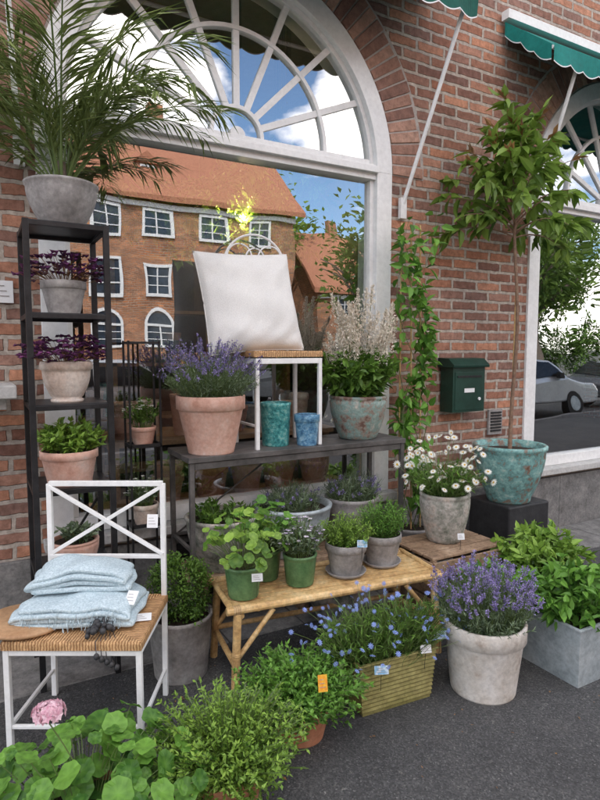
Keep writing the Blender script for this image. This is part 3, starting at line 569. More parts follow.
for x in(-w2+.03,w2-.03):
    for y in(-d2,d2): bamboo(mb,(x,y,z-.015),(x*1.04,y*1.1,0),.019)
    bamboo(mb,(x*1.02,-d2*1.04,.14),(x*1.02,d2*1.04,.14),.014)
    for y in(-d2,d2):
        s=1 if x<0 else -1; bamboo(mb,(x*1.01,y,.17),(x+s*.17,y,z-.02),.012)
bamboo(mb,(-w2+.03,d2,.16),(w2-.03,d2,.16),.013)
for x in(-w2+.03,w2-.03):
    for y in(-d2,d2):
        for k in range(4): rod(mb,(x-.02+.009*k,y-.0001,z-.0),(x-.014+.009*k,y,z),.0225,1)
build(mb,'bench_frame',[M['bamboo'],M['rattan']],e,bevel=.0015)
Z=.417
def P2(x,y): return (x,y,Z)
e=root('potted_nasturtium',P2(1.035,-.88)); pot(e,'ribbed',.087,.15,M['greenpot'],.78)
def roundleaves(mb,P,Nn,R,mi,shade,lobes=9,amp=.05,cup=.12):
    n=len(P); K=27; th=np.linspace(0,2*pi,K,endpoint=False); rad=1-amp*np.abs(np.cos(lobes*th/2))-.35*np.exp(-((th-pi)/.16)**2)
    Nn=norm(Nn); ref=rdir(n); u=norm(np.cross(Nn,ref)); v=np.cross(Nn,u); R=np.broadcast_to(R,(n,))[:,None,None]
    ph=U(0,6,(n,1)); wav=.09*np.sin(th[None]*3+ph)+.05*np.sin(th[None]*7+ph*2)
    rim=P[:,None,:]+R*rad[None,:,None]*(np.cos(th)[None,:,None]*u[:,None,:]+np.sin(th)[None,:,None]*v[:,None,:])+Nn[:,None,:]*R*(cup+wav)[:,:,None]
    mid=P[:,None,:]+R*rad[None,:,None]*.55*(np.cos(th)[None,:,None]*u[:,None,:]+np.sin(th)[None,:,None]*v[:,None,:])+Nn[:,None,:]*R*(cup*.8)
    V=np.concatenate([P[:,None,:],mid,rim],1); b=np.arange(n)[:,None]*(2*K+1); s0=np.arange(K)[None]; s1=(s0+1)%K
    F3=np.stack([b+0*s0,b+1+s0,b+1+s1],-1).reshape(-1,3); F4=np.stack([b+1+s0,b+1+K+s0,b+1+K+s1,b+1+s1],-1).reshape(-1,4)
    vein=.12*np.cos(th*lobes)
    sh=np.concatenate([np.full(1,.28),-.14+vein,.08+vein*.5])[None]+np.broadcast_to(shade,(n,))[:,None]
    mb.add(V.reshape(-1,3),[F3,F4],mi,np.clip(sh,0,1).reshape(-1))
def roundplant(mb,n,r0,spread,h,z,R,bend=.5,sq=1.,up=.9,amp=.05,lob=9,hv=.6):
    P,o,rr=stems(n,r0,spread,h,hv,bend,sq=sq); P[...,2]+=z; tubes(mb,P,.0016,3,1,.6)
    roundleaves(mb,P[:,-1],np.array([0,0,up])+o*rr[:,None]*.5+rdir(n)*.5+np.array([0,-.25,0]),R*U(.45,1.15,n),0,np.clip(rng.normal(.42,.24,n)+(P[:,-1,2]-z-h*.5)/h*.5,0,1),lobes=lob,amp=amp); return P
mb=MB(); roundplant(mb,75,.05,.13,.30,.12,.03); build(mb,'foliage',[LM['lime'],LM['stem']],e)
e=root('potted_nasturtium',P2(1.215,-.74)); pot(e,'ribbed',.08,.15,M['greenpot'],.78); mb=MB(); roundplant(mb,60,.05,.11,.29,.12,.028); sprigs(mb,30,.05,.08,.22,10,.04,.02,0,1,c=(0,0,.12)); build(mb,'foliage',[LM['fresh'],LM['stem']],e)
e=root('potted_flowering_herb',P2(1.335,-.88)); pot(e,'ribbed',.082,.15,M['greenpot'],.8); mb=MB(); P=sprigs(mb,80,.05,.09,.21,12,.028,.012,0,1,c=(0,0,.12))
t_=P[::2,-1]
for k in range(5): a=k*1.257; D=np.stack([np.cos(a)+0*t_[:,0],np.sin(a)+0*t_[:,0],.3+0*t_[:,0]],1); leaves(mb,t_,D,.014,.012,2,rng.normal(.6,.3,len(t_)))
build(mb,'foliage',[LM['sage'],LM['stem'],leafmat('petal_lilac',(.4,.3,.5),(.78,.74,.8))],e)
for x,y,h in((1.60,-.885,.17),(1.845,-.86,.22)):
    e=root('potted_lavender_seedling',P2(x,y)); pot(e,'flower',.105,.165,M['greyclay'],.7); mb=MB(); lathe(mb,[(0,0),(.09,0),(.105,.02),(.10,.02),(.09,.006),(0,.006)],32); build(mb,'saucer',[M['greyclay']],e,True)
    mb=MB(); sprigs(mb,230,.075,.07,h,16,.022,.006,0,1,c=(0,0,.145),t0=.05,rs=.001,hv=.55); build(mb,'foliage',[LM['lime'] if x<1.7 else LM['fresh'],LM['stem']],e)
# ------------------------------------------------------------ tubs behind bench on plinth
e=root('timber_plinth'); mb=MB()
for i in range(4): bx(mb,.98,2.28,-.43+.088*i,-.43+.088*i+.08,.30,.33)
for x in(1.0,1.62,2.24): bx(mb,x,x+.03,-.42,-.10,.0,.30)
build(mb,'boards',[M['crate']],e,bevel=.003)
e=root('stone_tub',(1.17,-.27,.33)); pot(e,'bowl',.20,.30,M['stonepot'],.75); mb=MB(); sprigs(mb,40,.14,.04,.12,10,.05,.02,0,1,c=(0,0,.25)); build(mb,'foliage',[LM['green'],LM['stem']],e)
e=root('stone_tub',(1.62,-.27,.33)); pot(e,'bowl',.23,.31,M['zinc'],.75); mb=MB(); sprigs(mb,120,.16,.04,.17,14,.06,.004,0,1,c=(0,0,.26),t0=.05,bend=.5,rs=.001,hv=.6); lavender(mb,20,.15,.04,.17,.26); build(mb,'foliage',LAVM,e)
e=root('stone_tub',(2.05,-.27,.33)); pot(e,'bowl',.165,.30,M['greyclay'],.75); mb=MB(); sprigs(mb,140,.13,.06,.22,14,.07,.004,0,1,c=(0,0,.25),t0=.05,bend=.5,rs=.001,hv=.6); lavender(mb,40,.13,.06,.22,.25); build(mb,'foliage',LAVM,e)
e=root('stone_tub',(1.75,-.57,0)); pot(e,'bowl',.18,.27,M['stonepot'],.75)
# low display bench inside the window with stacked clay pots
e=root('window_bench'); mb=MB(); bx(mb,.55,2.35,.12,.44,.56,.60); 
for x in(.6,2.26): bx(mb,x,x+.05,.36,.43,.02,.56)
build(mb,'bench',[M['wood']],e)
for i,(x,R) in enumerate(((1.02,.10),(1.30,.12),(1.56,.11),(1.80,.125),(2.08,.10))):
    e=root('stacked_clay_pots',(x,.27,.60)); H=R*1.7
    for k in range(2): 
        g_=root('clay_pot',(0,0,k*H*.42)); g_.parent=e; pot(g_,'flower',R*(1-.04*k),H,M['terra2' if i%2 else 'terra'],.7,False,S=28)
# ------------------------------------------------------------ chair with blanket
crz=math.radians(-29)
ch=root('garden_chair',(.365,-.865,0),crz); mb=MB(); w2=.25
for x in(-w2,w2):
    bar(mb,(x,-.2,0),(x,-.2,.43),.022); bar(mb,(x,.2,0),(x,.22,.965),.022); bar(mb,(x,-.19,.42),(x,.19,.42),.018,.03); bar(mb,(x,-.19,.12),(x,.19,.12),.014)
for y in(-.2,.2): bar(mb,(-w2+.01,y,.42),(w2-.01,y,.42),.018,.03)
bar(mb,(-w2,.22,.965),(w2,.22,.965),.022); bar(mb,(-w2,.209,.64),(w2,.209,.64),.018)
bar(mb,(-w2,.211,.65),(w2,.219,.955),.016); bar(mb,(w2,.205,.65),(-w2,.213,.955),.016); bar(mb,(-w2+.01,-.2,.12),(w2-.01,-.2,.12),.014)
build(mb,'frame',[M['white']],ch,bevel=.002); rushseat(ch,.52,.43,.452)
bl=root('folded_blanket',(.335,-.84,.487),crz+math.radians(3))
def serp(w,layers,gap):
    pts=[]
    for i in range(layers):
        ww=w*(1-.03*i+.02*math.sin(i*3)); xs=np.linspace(-ww/2,ww/2,16); xs=xs if i%2==0 else xs[::-1]; z=i*gap
        pts+= [(x_,z) for x_ in xs]
        if i<layers-1:
            s=1 if i%2==0 else -1
            for a in np.linspace(-pi/2,pi/2,9)[1:-1]: pts.append((s*(ww/2+gap*.6*math.cos(a)),z+gap/2+gap/2*math.sin(a)))
    return np.array(pts)
def foldslab(name,w,dp,layers,gap,off,ry,thk=.02,dr=.03,ph=0):
    mb=MB(); sp_=serp(w,layers,gap); ny=30; ys=np.linspace(-dp/2,dp/2,ny); K=len(sp_); H=max(gap*(layers-1),.01)
    V=np.zeros((K,ny,3)); hz=sp_[:,1]/H
    for j,y in enumerate(ys):
        V[:,j,0]=sp_[:,0]+.006*np.sin(y*20+ph)+.004*np.sin(y*47+sp_[:,1]*40); V[:,j,1]=y+.005*np.sin(sp_[:,0]*16+ph)+.006*np.sin(sp_[:,1]*90)
        V[:,j,2]=sp_[:,1]+(.008*np.sin(sp_[:,0]*15+y*12+ph)+.004*np.sin(sp_[:,0]*37-y*25))*(.2+hz)-dr*(np.abs(sp_[:,0])/(w/2))**3*(.15+hz)-.014*(abs(y)/(dp/2))**4*hz
    V[...,2]=np.maximum(V[...,2],0)
    i=(np.arange(K-1)[:,None]*ny+np.arange(ny-1)[None]).reshape(-1); mb.add(V,np.stack([i,i+1,i+ny+1,i+ny],1))
    o=build(mb,name,[M['blanket']],bl,True,loc=off,rot=(0,0,ry)); so=o.modifiers.new('s','SOLIDIFY'); so.thickness=thk; so.offset=0; ss=o.modifiers.new('ss','SUBSURF'); ss.levels=ss.render_levels=1
foldslab('lower_folds',.44,.30,4,.026,(0,0,0),0,.019,.030)
foldslab('upper_folds',.37,.19,4,.026,(-.01,.05,.098),math.radians(4),.019,.024,2)
mb=MB(); n_=90; xx=U(-.2,.2,n_); b0=np.stack([xx,np.full(n_,-.15),U(.0,.07,n_)],1); P=b0[:,None,:]+np.linspace(0,1,4)[None,:,None]*np.stack([U(-.01,.01,n_),-U(.008,.02,n_),-U(.01,.03,n_)],1)[:,None,:]
tubes(mb,P,.0013,3); build(mb,'fringe',[M['blanket']],bl)
e=root('round_wooden_board',(.12,-.82,.472)); mb=MB(); lathe(mb,[(0,0),(.15,0),(.158,.006),(.158,.014),(.15,.02),(0.001,.02)],40); build(mb,'board',[M['wood']],e,True,rot=(0,math.radians(3),0))
e=root('iron_seed_pods',(.37,-1.055,.485)); mb=MB()
def blob(mb,c,rx,rz,S=9): lathe(mb,[(max(rx*math.cos(t),.0005),rz*math.sin(t)) for t in np.linspace(-pi/2,pi/2,7)],S,0,c)
for i in range(17):
    cx_,cy,cz=U(-.06,.06),U(-.035,.035),U(-.005,.025); rr_=U(.009,.015)
    blob(mb,(cx_,cy,cz),rr_,rr_*1.1); tubes(mb,[[cx_,cy,cz],[cx_+U(-.02,.02),cy+.03,cz+.02]],.0016,4)
for i in range(5): tubes(mb,[[.01*i,0,-.01],[.018*i-.03,-.045,-.02],[.018*i-.03,-.06,-.06-.015*i]],.0016,4); blob(mb,(.018*i-.03,-.06,-.07-.015*i),.011,.013)
build(mb,'pods',[M['darkfruit']],e,True)
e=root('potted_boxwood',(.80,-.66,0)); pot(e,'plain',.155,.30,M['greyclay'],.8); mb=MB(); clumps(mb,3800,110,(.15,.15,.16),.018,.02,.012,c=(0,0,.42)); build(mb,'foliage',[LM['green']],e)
# ------------------------------------------------------------ crate, daisies
e=root('wooden_crate'); mb=MB(); xa,xb,ya,yb,h=2.12,2.66,-.96,-.58,.42
for i in range(4): bx(mb,xa,xb,ya+.097*i,ya+.097*i+.085,h-.014,h)
for i in range(4):
    z0=.01+i*.1
    if i in(0,3): bx(mb,xa,xb,ya-.013,ya-.001,z0,z0+.085)
    bx(mb,xa,xb,yb+.001,yb+.013,z0,z0+.085); bx(mb,xa-.013,xa-.001,ya,yb,z0,z0+.085); bx(mb,xb+.001,xb+.013,ya,yb,z0,z0+.085)
for x in(xa+.015,xb-.015):
    for y in(ya+.015,yb-.015): bx(mb,x-.014,x+.014,y-.014,y+.014,0,h-.016)
build(mb,'slats',[M['crate']],e,bevel=.002)
e=root('potted_daisies',(2.40,-.74,.42)); pot(e,'round',.145,.29,M['stonepot'],.7); mb=MB(); sprigs(mb,110,.10,.14,.24,12,.045,.012,0,1,c=(0,0,.25),t0=.1,bend=.4)
P,o_,rr=stems(80,.09,.19,.42,.6,.35); P[...,2]+=.24; tubes(mb,P,.0013,3,1,.6); T_=P[:,-1]; nn=norm(np.array([-.2,-.4,.8])+rdir(80)*.8)
def daisy(mb,C,Nn,R,mi,mc,k=13):
    u=norm(np.cross(Nn,np.array([.3,.2,1.]))); v=np.cross(Nn,u); R=R*U(.75,1.1,(len(C),1))
    for j in range(k):
        a=j*2*pi/k; D=u*math.cos(a)+v*math.sin(a); leaves(mb,C+D*R*.15,D,R[:,0],R[:,0]*.36,mi,rng.normal(.7,.2,len(C)),fold=.05,droop=.1,up=Nn)
    roundleaves(mb,C+Nn*.003,Nn,R[:,0]*.28,mc,.7,cup=-.2)
daisy(mb,T_,nn,.023,2,3); build(mb,'foliage',[LM['green'],LM['stem'],LM['white'],LM['yellow']],e)
# ------------------------------------------------------------ climber
e=root('climbing_vine',(2.60,-.2,0)); pot(e,'plain',.16,.34,M['greyclay'],.75); mb=MB()
for x in(-.1,0,.1): rod(mb,(x,.02*(x!=0),.25),(x*.8,0.05,2.4),.006,2,6)
K=40
for i in range(9):
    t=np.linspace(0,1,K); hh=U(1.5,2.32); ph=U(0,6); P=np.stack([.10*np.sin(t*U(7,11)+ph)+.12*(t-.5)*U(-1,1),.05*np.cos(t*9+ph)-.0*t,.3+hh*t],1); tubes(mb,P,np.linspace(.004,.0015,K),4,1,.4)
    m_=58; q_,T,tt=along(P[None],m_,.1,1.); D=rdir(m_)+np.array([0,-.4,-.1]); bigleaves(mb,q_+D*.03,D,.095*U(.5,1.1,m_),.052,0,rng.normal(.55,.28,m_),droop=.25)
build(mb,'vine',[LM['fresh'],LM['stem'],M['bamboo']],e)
# ------------------------------------------------------------ black box + tree
e=root('black_pedestal',(3.42,-.33,0)); mb=MB(); box(mb,(0,0,.225),(.42,.38,.45)); build(mb,'block',[M['box_black']],e,bevel=.012)
mb=MB(); box(mb,(0,0,.015),(.46,.42,.03)); build(mb,'base',[M['box_black']],e,bevel=.005)
e=root('potted_standard_tree',(3.38,-.36,.45)); pot(e,'bowl',.25,.42,M['verdi'],.72); mb=MB()
t=np.linspace(0,1,12); tr=np.stack([.03*np.sin(t*5)+.03*t-.01*t,.02*np.sin(t*7),.33+1.66*t],1); tubes(mb,tr,np.linspace(.015,.010,12),8,1)
rod(mb,(.03,.02,.33),(.05,.03,1.7),.006,2,6)
top=tr[-1]
for i in range(36):
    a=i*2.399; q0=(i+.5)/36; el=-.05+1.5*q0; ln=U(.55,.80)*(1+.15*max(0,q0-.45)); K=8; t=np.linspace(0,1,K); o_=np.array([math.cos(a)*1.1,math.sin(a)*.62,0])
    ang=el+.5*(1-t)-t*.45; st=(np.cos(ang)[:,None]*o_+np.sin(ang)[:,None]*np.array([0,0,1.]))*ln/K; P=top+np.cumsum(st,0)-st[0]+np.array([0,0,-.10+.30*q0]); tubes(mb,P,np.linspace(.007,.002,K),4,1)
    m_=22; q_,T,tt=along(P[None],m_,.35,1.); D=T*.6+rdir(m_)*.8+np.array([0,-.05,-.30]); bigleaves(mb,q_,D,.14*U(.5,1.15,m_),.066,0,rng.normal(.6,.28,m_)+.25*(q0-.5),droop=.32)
    if q0>.45:
        q_,T,tt=along(P[None],4,.85,1.); leaves(mb,q_,T+rdir(4)*.6+np.array([0,0,.2]),.085,.034,3,rng.normal(.6,.3,4))
tubes(mb,[top,top+np.array([.01,0,.35]),top+np.array([.0,0,.6])],[.010,.006,.003],6,1)
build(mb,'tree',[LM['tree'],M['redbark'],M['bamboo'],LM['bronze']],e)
# ------------------------------------------------------------ right foreground pots
e=root('potted_lavender',(1.98,-1.46,0)); pot(e,'flower',.185,.33,M['whitepot'],.78); mb=MB(); lavender(mb,230,.15,.10,.36,.28,full=1.3); build(mb,'foliage',LAVM,e)
def boxplanter(name,x0,x1,y0,y1,h,mat,ribs=False,rz=0,tp=.92):
    cx_,cy=(x0+x1)/2,(y0+y1)/2; e=root(name,(cx_,cy,0),rz); mb=MB(); a,b_=(x1-x0)/2,(y1-y0)/2; t=.008
    def ring(sx,sy,z): return [(-sx,-sy,z),(sx,-sy,z),(sx,sy,z),(-sx,sy,z)]
    prof=[(tp,0,0)]
    if ribs:
        for k in range(1,12): prof+=[(tp+(1-tp)*k/12.,h*(k-.25)/12.5,.0),(tp+(1-tp)*k/12.,h*k/12.5,.005)]
    prof+=[(1,h*.96,0),(1.0,h*.965,.008),(1.0,h,.008)]
    V=[]
    for s,z,o_ in prof: V+=ring(a*s+o_,b_*s+o_,z)
    V+=ring(a-t,b_-t,h)+ring(a-t,b_-t,h*.8); K=len(V)//4
    F=[[0,3,2,1]]
    for k in range(K-1):
        for j in range(4): F.append([k*4+j,k*4+(j+1)%4,k*4+4+(j+1)%4,k*4+4+j])
    mb.add(V,np.array(F)); build(mb,'planter',[mat],e,bevel=.002)
    mb=MB(); mb.add(ring(a-t,b_-t,h*.85),np.array([[0,1,2,3]])); build(mb,'soil',[M['soil']],e); return e
e=boxplanter('zinc_planter',2.33,2.82,-1.70,-1.34,.29,M['zinc']); mb=MB()
def broad(mb,n,rx,ry,h,z,L_,W_,m_=10):
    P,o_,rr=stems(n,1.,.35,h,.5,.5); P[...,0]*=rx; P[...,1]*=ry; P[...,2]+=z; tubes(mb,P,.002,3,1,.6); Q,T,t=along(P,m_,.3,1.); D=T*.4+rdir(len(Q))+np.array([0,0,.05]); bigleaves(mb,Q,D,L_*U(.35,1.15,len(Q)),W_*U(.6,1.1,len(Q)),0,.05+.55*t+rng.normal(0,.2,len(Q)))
broad(mb,95,.24,.18,.28,.24,.070,.044,15); build(mb,'foliage',[LM['fresh'],LM['stem']],e)
e=boxplanter('zinc_planter',2.62,3.10,-1.20,-.86,.27,M['zinc']); mb=MB(); broad(mb,105,.24,.19,.30,.22,.070,.044,15); build(mb,'foliage',[LM['lime'],LM['stem']],e)
e=root('potted_leafy_herb',(2.36,-1.17,0)); pot(e,'plain',.13,.24,M['greyclay'],.8); mb=MB(); broad(mb,60,.13,.13,.22,.2,.06,.04,14); build(mb,'foliage',[LM['fresh'],LM['stem']],e)
e=boxplanter('tin_flower_planter',1.35,1.74,-1.40,-1.20,.235,M['gold'],True,math.radians(-4),.9); mb=MB()
for dx in(-.12,.1): sprigs(mb,210,.10,.12,.24,12,.04,.007,0,1,c=(dx,.0,.19),t0=.05,bend=.4,sq=.8)
P,o_,rr=stems(140,.13,.14,.31,.6,.4); P=P*np.array([1.6,1,1])+np.array([-.03,0,.19]); tubes(mb,P,.001,3,1,.6); nn=norm(np.array([-.2,-.4,.8])+rdir(140)*.9); daisy(mb,P[:,-1],nn,.0125,2,2,9)
build(mb,'foliage',[LM['green'],LM['stem'],LM['blue']],e)
e=root('potted_thyme_bush',(1.085,-1.34,0)); pot(e,'flower',.13,.17,M['terra2'],.7); mb=MB()
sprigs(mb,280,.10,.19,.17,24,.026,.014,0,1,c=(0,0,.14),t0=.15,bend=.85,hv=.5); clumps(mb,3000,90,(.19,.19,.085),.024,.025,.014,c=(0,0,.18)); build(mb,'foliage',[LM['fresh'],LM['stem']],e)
e=root('potted_hebe_bush',(.68,-1.56,0)); pot(e,'flower',.13,.17,M['terra2'],.7); mb=MB()
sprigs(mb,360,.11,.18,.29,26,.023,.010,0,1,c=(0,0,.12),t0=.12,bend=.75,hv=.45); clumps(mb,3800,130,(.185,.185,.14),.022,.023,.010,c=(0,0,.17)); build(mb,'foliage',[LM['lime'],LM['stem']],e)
e=root('potted_geranium',(.22,-1.58,0)); pot(e,'flower',.14,.22,M['terra2'],.7); mb=MB()
roundplant(mb,290,.11,.24,.26,.13,.042,bend=.5,amp=.10,lob=7,hv=.75)
fc=np.array([-.085,.0,.525]); tubes(mb,[[0,0,.3],[-.05,-.0,.42],fc-np.array([0,0,.03])],.002,5,1,.6)
d=rdir(70); d[:,2]=np.abs(d[:,2])*.9; C=fc+d*np.array([.040,.040,.030])*U(.8,1.1,(70,1)); u=norm(np.cross(d,rdir(70))); v=np.cross(d,u)
for k in range(5):
    a=k*1.2566; D=u*math.cos(a)+v*math.sin(a)+d*.3; leaves(mb,C,D,.016,.013,2,rng.normal(.6,.3,70),up=d)
build(mb,'foliage',[LM['fresh'],LM['stem'],LM['pink']],e)
tag(1.06,-.98,.53,-.3); tag(1.62,-1.0,.60,-.5,mat='cardb'); tag(1.42,-1.43,.22,-.4,mat='cardb',w=.06); tag(1.66,-1.43,.25,-.3); tag(1.76,-1.41,.28,-.4,mat='cardb',w=.055); tag(1.06,-1.55,.33,-.3,mat='cardo',w=.035,h=.06)
tag(.61,-.92,.84,-.5,w=.045,h=.055,stick=0); tag(.50,-.99,.56,-.7,w=.045,h=.06,stick=0,tilt=-.9); tag(2.35,-.93,.50,-.4,w=.04); tag(.53,-1.0,.475,-.3,w=.09,h=.05,tilt=-1.4,stick=0)
# ------------------------------------------------------------ interior
e=root('pendant_lamp',(1.86,1.0,2.70)); mb=MB(); th=np.linspace(-pi/2,pi/2,9); lathe(mb,[(max(.030*math.cos(t),.001),.040*math.sin(t)) for t in th],16); build(mb,'bulb',[M['bulb']],e,True)
mb=MB(); rod(mb,(0,0,.038),(0,0,.1),.017); rod(mb,(0,0,.1),(0,0,1.5),.003); build(mb,'cord',[M['black']],e)
mb=MB(); 
for k in range(12):
    a=k*pi/6; t=np.linspace(0,pi,12); tubes(mb,np.stack([.16*np.sin(t)*math.cos(a),.16*np.sin(t)*math.sin(a),.14*np.cos(t)],1),.0022,4)
build(mb,'wire_cage',[M['rattan']],e)
pl=bpy.data.lights.new('lamp_glow','POINT'); pl.energy=75; pl.color=(1,.74,.46); pl.shadow_soft_size=.05; po=bpy.data.objects.new('lamp_glow',pl); sc.collection.objects.link(po); po.parent=e; po.location=(0,0,-.10)
e=root('hanging_rattan_hat',(.94,.42,3.40)); mb=MB(); lathe(mb,[(.001,0),(.05,.0),(.07,-.01),(.085,-.05),(.10,-.055),(.15,-.05),(.155,-.045)],32); 
for r_ in(.08,.11,.15): a=np.linspace(0,2*pi,33); tubes(mb,np.stack([r_*np.cos(a),r_*np.sin(a),-.05+0*a],1),.006,5)
build(mb,'hat',[M['rattan']],e,rot=(math.radians(75),0,math.radians(20))); mb=MB(); rod(mb,(0,0,.1),(0,0,.78),.002,S=5); build(mb,'string',[M['black']],e)
e=root('leaf_garland',(0,0,0)); mb=MB()
for j in range(4):
    t=np.linspace(0,1,30); P=np.stack([.8+1.6*t,.55+.16*j+0*t,2.72-.06*j-.16*np.sin(t*pi*2+j)-.10*np.sin(t*7)],1); tubes(mb,P,.006,4,1,.3); q_,T,tt=along(P[None],380,0,1.); D=rdir(380)+np.array([0,0,-.4]); leaves(mb,q_+D*.05,D,.12*U(.6,1.1,380),.05,0,rng.normal(.75,.25,380))
for j in range(14):
    x0=U(1.0,2.3); y0=U(.5,1.1); t=np.linspace(0,1,10); P=np.stack([x0+.1*np.sin(t*3+j),y0+.05*np.cos(t*4),2.72-U(.2,.6)*t],1); tubes(mb,P,.003,3,1,.3); q_,T,tt=along(P[None],60,0,1.); D=rdir(60)+np.array([0,0,-.6]); leaves(mb,q_,D,.10*U(.6,1.1,60),.045,0,rng.normal(.75,.25,60))
build(mb,'garland',[LM['lime'],LM['stem']],e)
e=root('leaf_wreath',(1.38,.62,2.50)); mb=MB(); a=np.linspace(0,2*pi,40); P=np.stack([.19*np.cos(a),.02*np.sin(3*a),.19*np.sin(a)],1); tubes(mb,P,.012,5,2,.5); q_,T,tt=along(P[None],420,0,1.); leaves(mb,q_,T*.5+rdir(420),.07*U(.5,1.1,420),.03,0,rng.normal(.7,.25,420)); rod(mb,(0,0,.19),(0,0,1.6),.002,1,5); build(mb,'wreath',[LM['lime'],LM['stem'],M['rattan']],e)
e=root('glass_bauble_mobile',(2.02,.70,2.38)); mb=MB()
for i in range(13):
    x,y,z=U(-.16,.16),U(-.1,.1),U(-.28,.05); rr_=U(.020,.036); lathe(mb,[(max(rr_*math.cos(t),.0005),rr_*math.sin(t)) for t in np.linspace(-pi/2,pi/2,8)],12,i%2*2,(x,y,z)); rod(mb,(x,y,z+rr_),(x,y,1.7),.0015,1,4)
build(mb,'baubles',[M['cream'],M['black'],M['amberglass']],e,True)
e=root('display_shelving'); mb=MB()
for x in(.2,1.1,2.0,2.9): bx(mb,x-.02,x+.02,2.2,2.55,.02,2.4)
for z in(.4,.9,1.4,1.9,2.4): bx(mb,.2,2.9,2.2,2.55,z,z+.03)
build(mb,'shelves',[M['wood']],e)
mats_=['terra','cream','teal','blue','whitepot','greyclay','greenpot']
for i in range(16):
    z=[.43,.93,1.43,1.93][i%4]; e=root('glazed_vase',(.35+(i*.61)%2.4,2.35,z)); pot(e,random.choice(['plain','round','urn']),U(.07,.13),U(.16,.32),M[mats_[i%7]],.7,False,S=20)
e=root('display_table'); mb=MB(); bx(mb,.7,2.4,.5,1.1,.92,.96)
for x in(.75,2.35):
    for y in(.55,1.05): bar(mb,(x,y,.02),(x,y,.92),.05)
build(mb,'table',[M['wood']],e)
for i in range(8):
    e=root('glazed_vase',(.85+.20*i,.65+.14*(i%2),.96)); pot(e,random.choice(['plain','round','urn']),U(.07,.10),U(.16,.3),M[['terra','cream','terra','whitepot','terra2','greyclay','terra','cream'][i]],.7,False,S=20)
# ------------------------------------------------------------ street behind the camera (seen in the glass)
def house(name,x0,x1,yf,dep,ez,rz_,wall,rows,sp,off):
    e=root(name); mb=MB(); bx(mb,x0,x1,yf-dep,yf,-.13,ez); 
    for x in(x0,x1): mb.add([(x,yf,ez),(x,yf-dep,ez),(x,yf-dep/2,rz_-.15)],[np.array([0,1,2])])
    build(mb,'walls',[wall],e)
    mb=MB(); o_=.4; V=[(x,y,z) for x in(x0-o_,x1+o_) for y,z in((yf+o_,ez-.25),(yf-dep/2,rz_),(yf-dep-o_,ez-.25))]; V+=[(a,b_,c_+.2) for a,b_,c_ in V]
    mb.add(V,np.array([[0,1,4,3],[1,2,5,4],[6,7,10,9],[7,8,11,10],[0,3,9,6],[2,5,11,8],[0,1,7,6],[1,2,8,7],[3,4,10,9],[4,5,11,10]])); build(mb,'roof',[M['tile']],e)
    mb=MB(); gl=MB(); x=x0+off
    bx(mb,x0-.05,x1+.05,yf+.002,yf+.15,ez-.5,ez-.3)
    while x<x1-.8:
        for z,w_,h_,ar in rows:
            bx(gl,x-w_/2,x+w_/2,yf+.01,yf+.03,z-h_/2,z+h_/2)
            for s in(-1,1): bx(mb,x+s*w_/2-.06,x+s*w_/2+.06,yf+.01,yf+.09,z-h_/2,z+h_/2)
            for s in(-1,1): bx(mb,x-w_/2-.06,x+w_/2+.06,yf+.012,yf+.1,z+s*h_/2-.06,z+s*h_/2+.06)
            bx(mb,x-.03,x+.03,yf+.031,yf+.07,z-h_/2+.06,z+h_/2-.06)
            for k in(-.17,.17): bx(mb,x-w_/2+.06,x+w_/2-.06,yf+.033,yf+.06,z+k*h_-.02,z+k*h_+.02)
            if ar: arcbar(mb,(x,z+h_/2+.06),w_/2-.06,w_/2+.06,yf+.01,yf+.09,n=12); arcbar(gl,(x,z+h_/2+.06),.01,w_/2-.06,yf+.01,yf+.03,n=12)
        x+=sp
    for cx_ in np.arange(x0+3,x1,7): bx(mb,cx_,cx_+.7,yf-dep/2-.3,yf-dep/2+.3,rz_-.6,rz_+1.1,1)
    for dx in np.arange(x0+4.2,x1-2,4.7):
        zc=ez+1.15; yy=yf-1.2; bx(mb,dx-.6,dx+.6,yy-1.6,yy,zc-.75,zc+.55,1); mb.add([(dx-.75,yy+.15,zc+.5),(dx+.75,yy+.15,zc+.5),(dx,yy+.15,zc+1.1),(dx-.75,yy-2.2,zc+.5),(dx+.75,yy-2.2,zc+.5),(dx,yy-2.2,zc+1.1)],[np.array([0,1,2]),np.array([0,2,5,3]),np.array([1,4,5,2]),np.array([0,3,4,1])],2)
        bx(mb,dx-.42,dx+.42,yy+.004,yy+.05,zc-.5,zc+.42); bx(gl,dx-.34,dx-.03,yy+.053,yy+.06,zc-.42,zc+.34); bx(gl,dx+.03,dx+.34,yy+.053,yy+.06,zc-.42,zc+.34)
    build(mb,'window_frames',[M['white'],wall,M['tile']],e); build(gl,'window_panes',[M['glass_opp']],e); return e
house('brick_apartment_house',-16,13.6,-21.7,9,8.1,12.6,M['brick_opp'],[(2.2,1.2,1.2,1),(4.6,1.15,1.35,0),(6.9,1.15,1.2,0)],2.35,1.9)
house('brick_house',17.5,29,-26,8,5.2,9,M['brick_opp'],[(1.8,1.1,1.3,0),(4.1,1.1,1.2,0)],2.3,1.6)
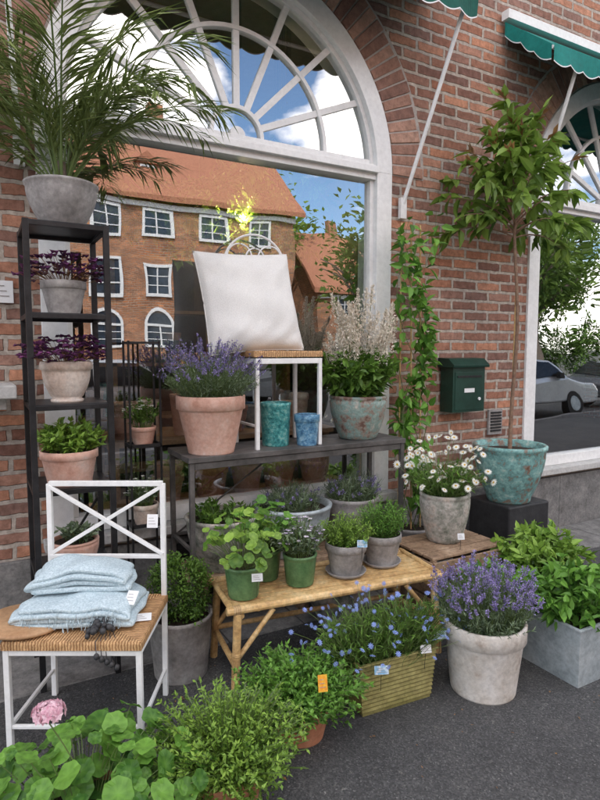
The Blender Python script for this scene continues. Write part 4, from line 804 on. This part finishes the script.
def street_tree(loc,h,sc_):
    e=root('street_tree',loc,U(0,6)); mb=MB(); t=np.linspace(0,1,6); tubes(mb,np.stack([.1*np.sin(t*4),0*t,t*h*.6],1),np.linspace(.22,.12,6)*sc_,8,1)
    for i in range(9):
        a=i*2.4; b_=np.array([0,0,h*U(.3,.55)]); en=np.array([math.cos(a)*h*.25,math.sin(a)*h*.25,h*U(.6,.85)]); tubes(mb,[b_,(b_+en)/2+[0,0,.1],en],[.08*sc_,.05*sc_,.02*sc_],5,1)
    clumps(mb,3600,60,(h*.30,h*.30,h*.33),h*.045,h*.034,h*.022,c=(0,0,h*.66),shell=.4); build(mb,'tree',[LM['tree'],M['bark']],e)
for x,y,h in((14.6,-17,8),(19,-12.5,7.5),(24,-16,9),(33,-13,9),(29,-20,10),(15,-31,13),(40,-18,11),(-5,-17,7)): street_tree((x,y,-.1),h,h/8)
e=root('hedge'); mb=MB(); 
for x in np.arange(18,48,1.5): clumps(mb,800,26,(1.2,.8,1.5+.5*math.sin(x*1.3)),.2,.22,.14,c=(x,-17.2,1.5))
build(mb,'foliage',[LM['green']],e)
def car(x,y,rz,mat):
    e=root('parked_car',(x,y,-.12),rz); pr=[(-2.2,.35),(-2.22,.75),(-2.0,.92),(-1.75,.98),(-1.2,1.36),(-.4,1.46),(.45,1.40),(1.15,1.0),(1.95,.86),(2.18,.68),(2.2,.35)]
    mb=MB(); 
    def hw(z): return .88 if z<.95 else .88-(z-.95)*.42
    V=[(a,s*hw(b_),b_) for s in(-1,1) for a,b_ in pr]; n_=len(pr); mb.add(V,[np.arange(n_),np.arange(n_)+n_]+[np.array([i,(i+1)%n_,(i+1)%n_+n_,i+n_]) for i in range(n_)]); fixn(build(mb,'body',[mat],e,bevel=.05))
    mb=MB()
    for s in(-1,1):
        def sp(a,z,o=.012): return (a,s*(hw(z)+o),z)
        mb.add([sp(-1.5,1.0),sp(-1.12,1.30),sp(-.4,1.39),sp(-.4,1.0)],[np.arange(4)]); mb.add([sp(-.32,1.0),sp(-.32,1.39),sp(.38,1.34),sp(.95,1.0)],[np.arange(4)])
    mb.add([(.5,-.66,1.385),(.5,.66,1.385),(1.13,.80,1.025),(1.13,-.80,1.025)],[np.arange(4)]); mb.add([(-1.24,-.66,1.345),(-1.24,.66,1.345),(-1.74,.80,1.0),(-1.74,-.80,1.0)],[np.arange(4)]); build(mb,'windows',[M['carglass']],e,loc=(0,0,.012))
    mb=MB()
    for wx in(-1.35,1.35):
        for s in(-1,1): tubes(mb,[[wx,s*.72,.33],[wx,s*.91,.33]],.33,20,0,caps=True); tubes(mb,[[wx,s*.90,.33],[wx,s*.92,.33]],.2,12,1,caps=True)
    for s in(-1,1): bx(mb,2.13,2.2,s*.62-.16,s*.62+.16,.66,.78,1); bx(mb,.55,.75,s*.95-.06,s*.95+.06,.98,1.1,0)
    build(mb,'wheels_and_fittings',[M['rubber'],M['zinc']],e)
car(11.8,-6.9,0,M['carsilver']); car(2.2,-8.2,0,M['carsilver']); car(17.5,-7,0,M['carpaint']); car(6.5,-12.8,pi,M['carpaint'])
print('built in',time.time()-T0)
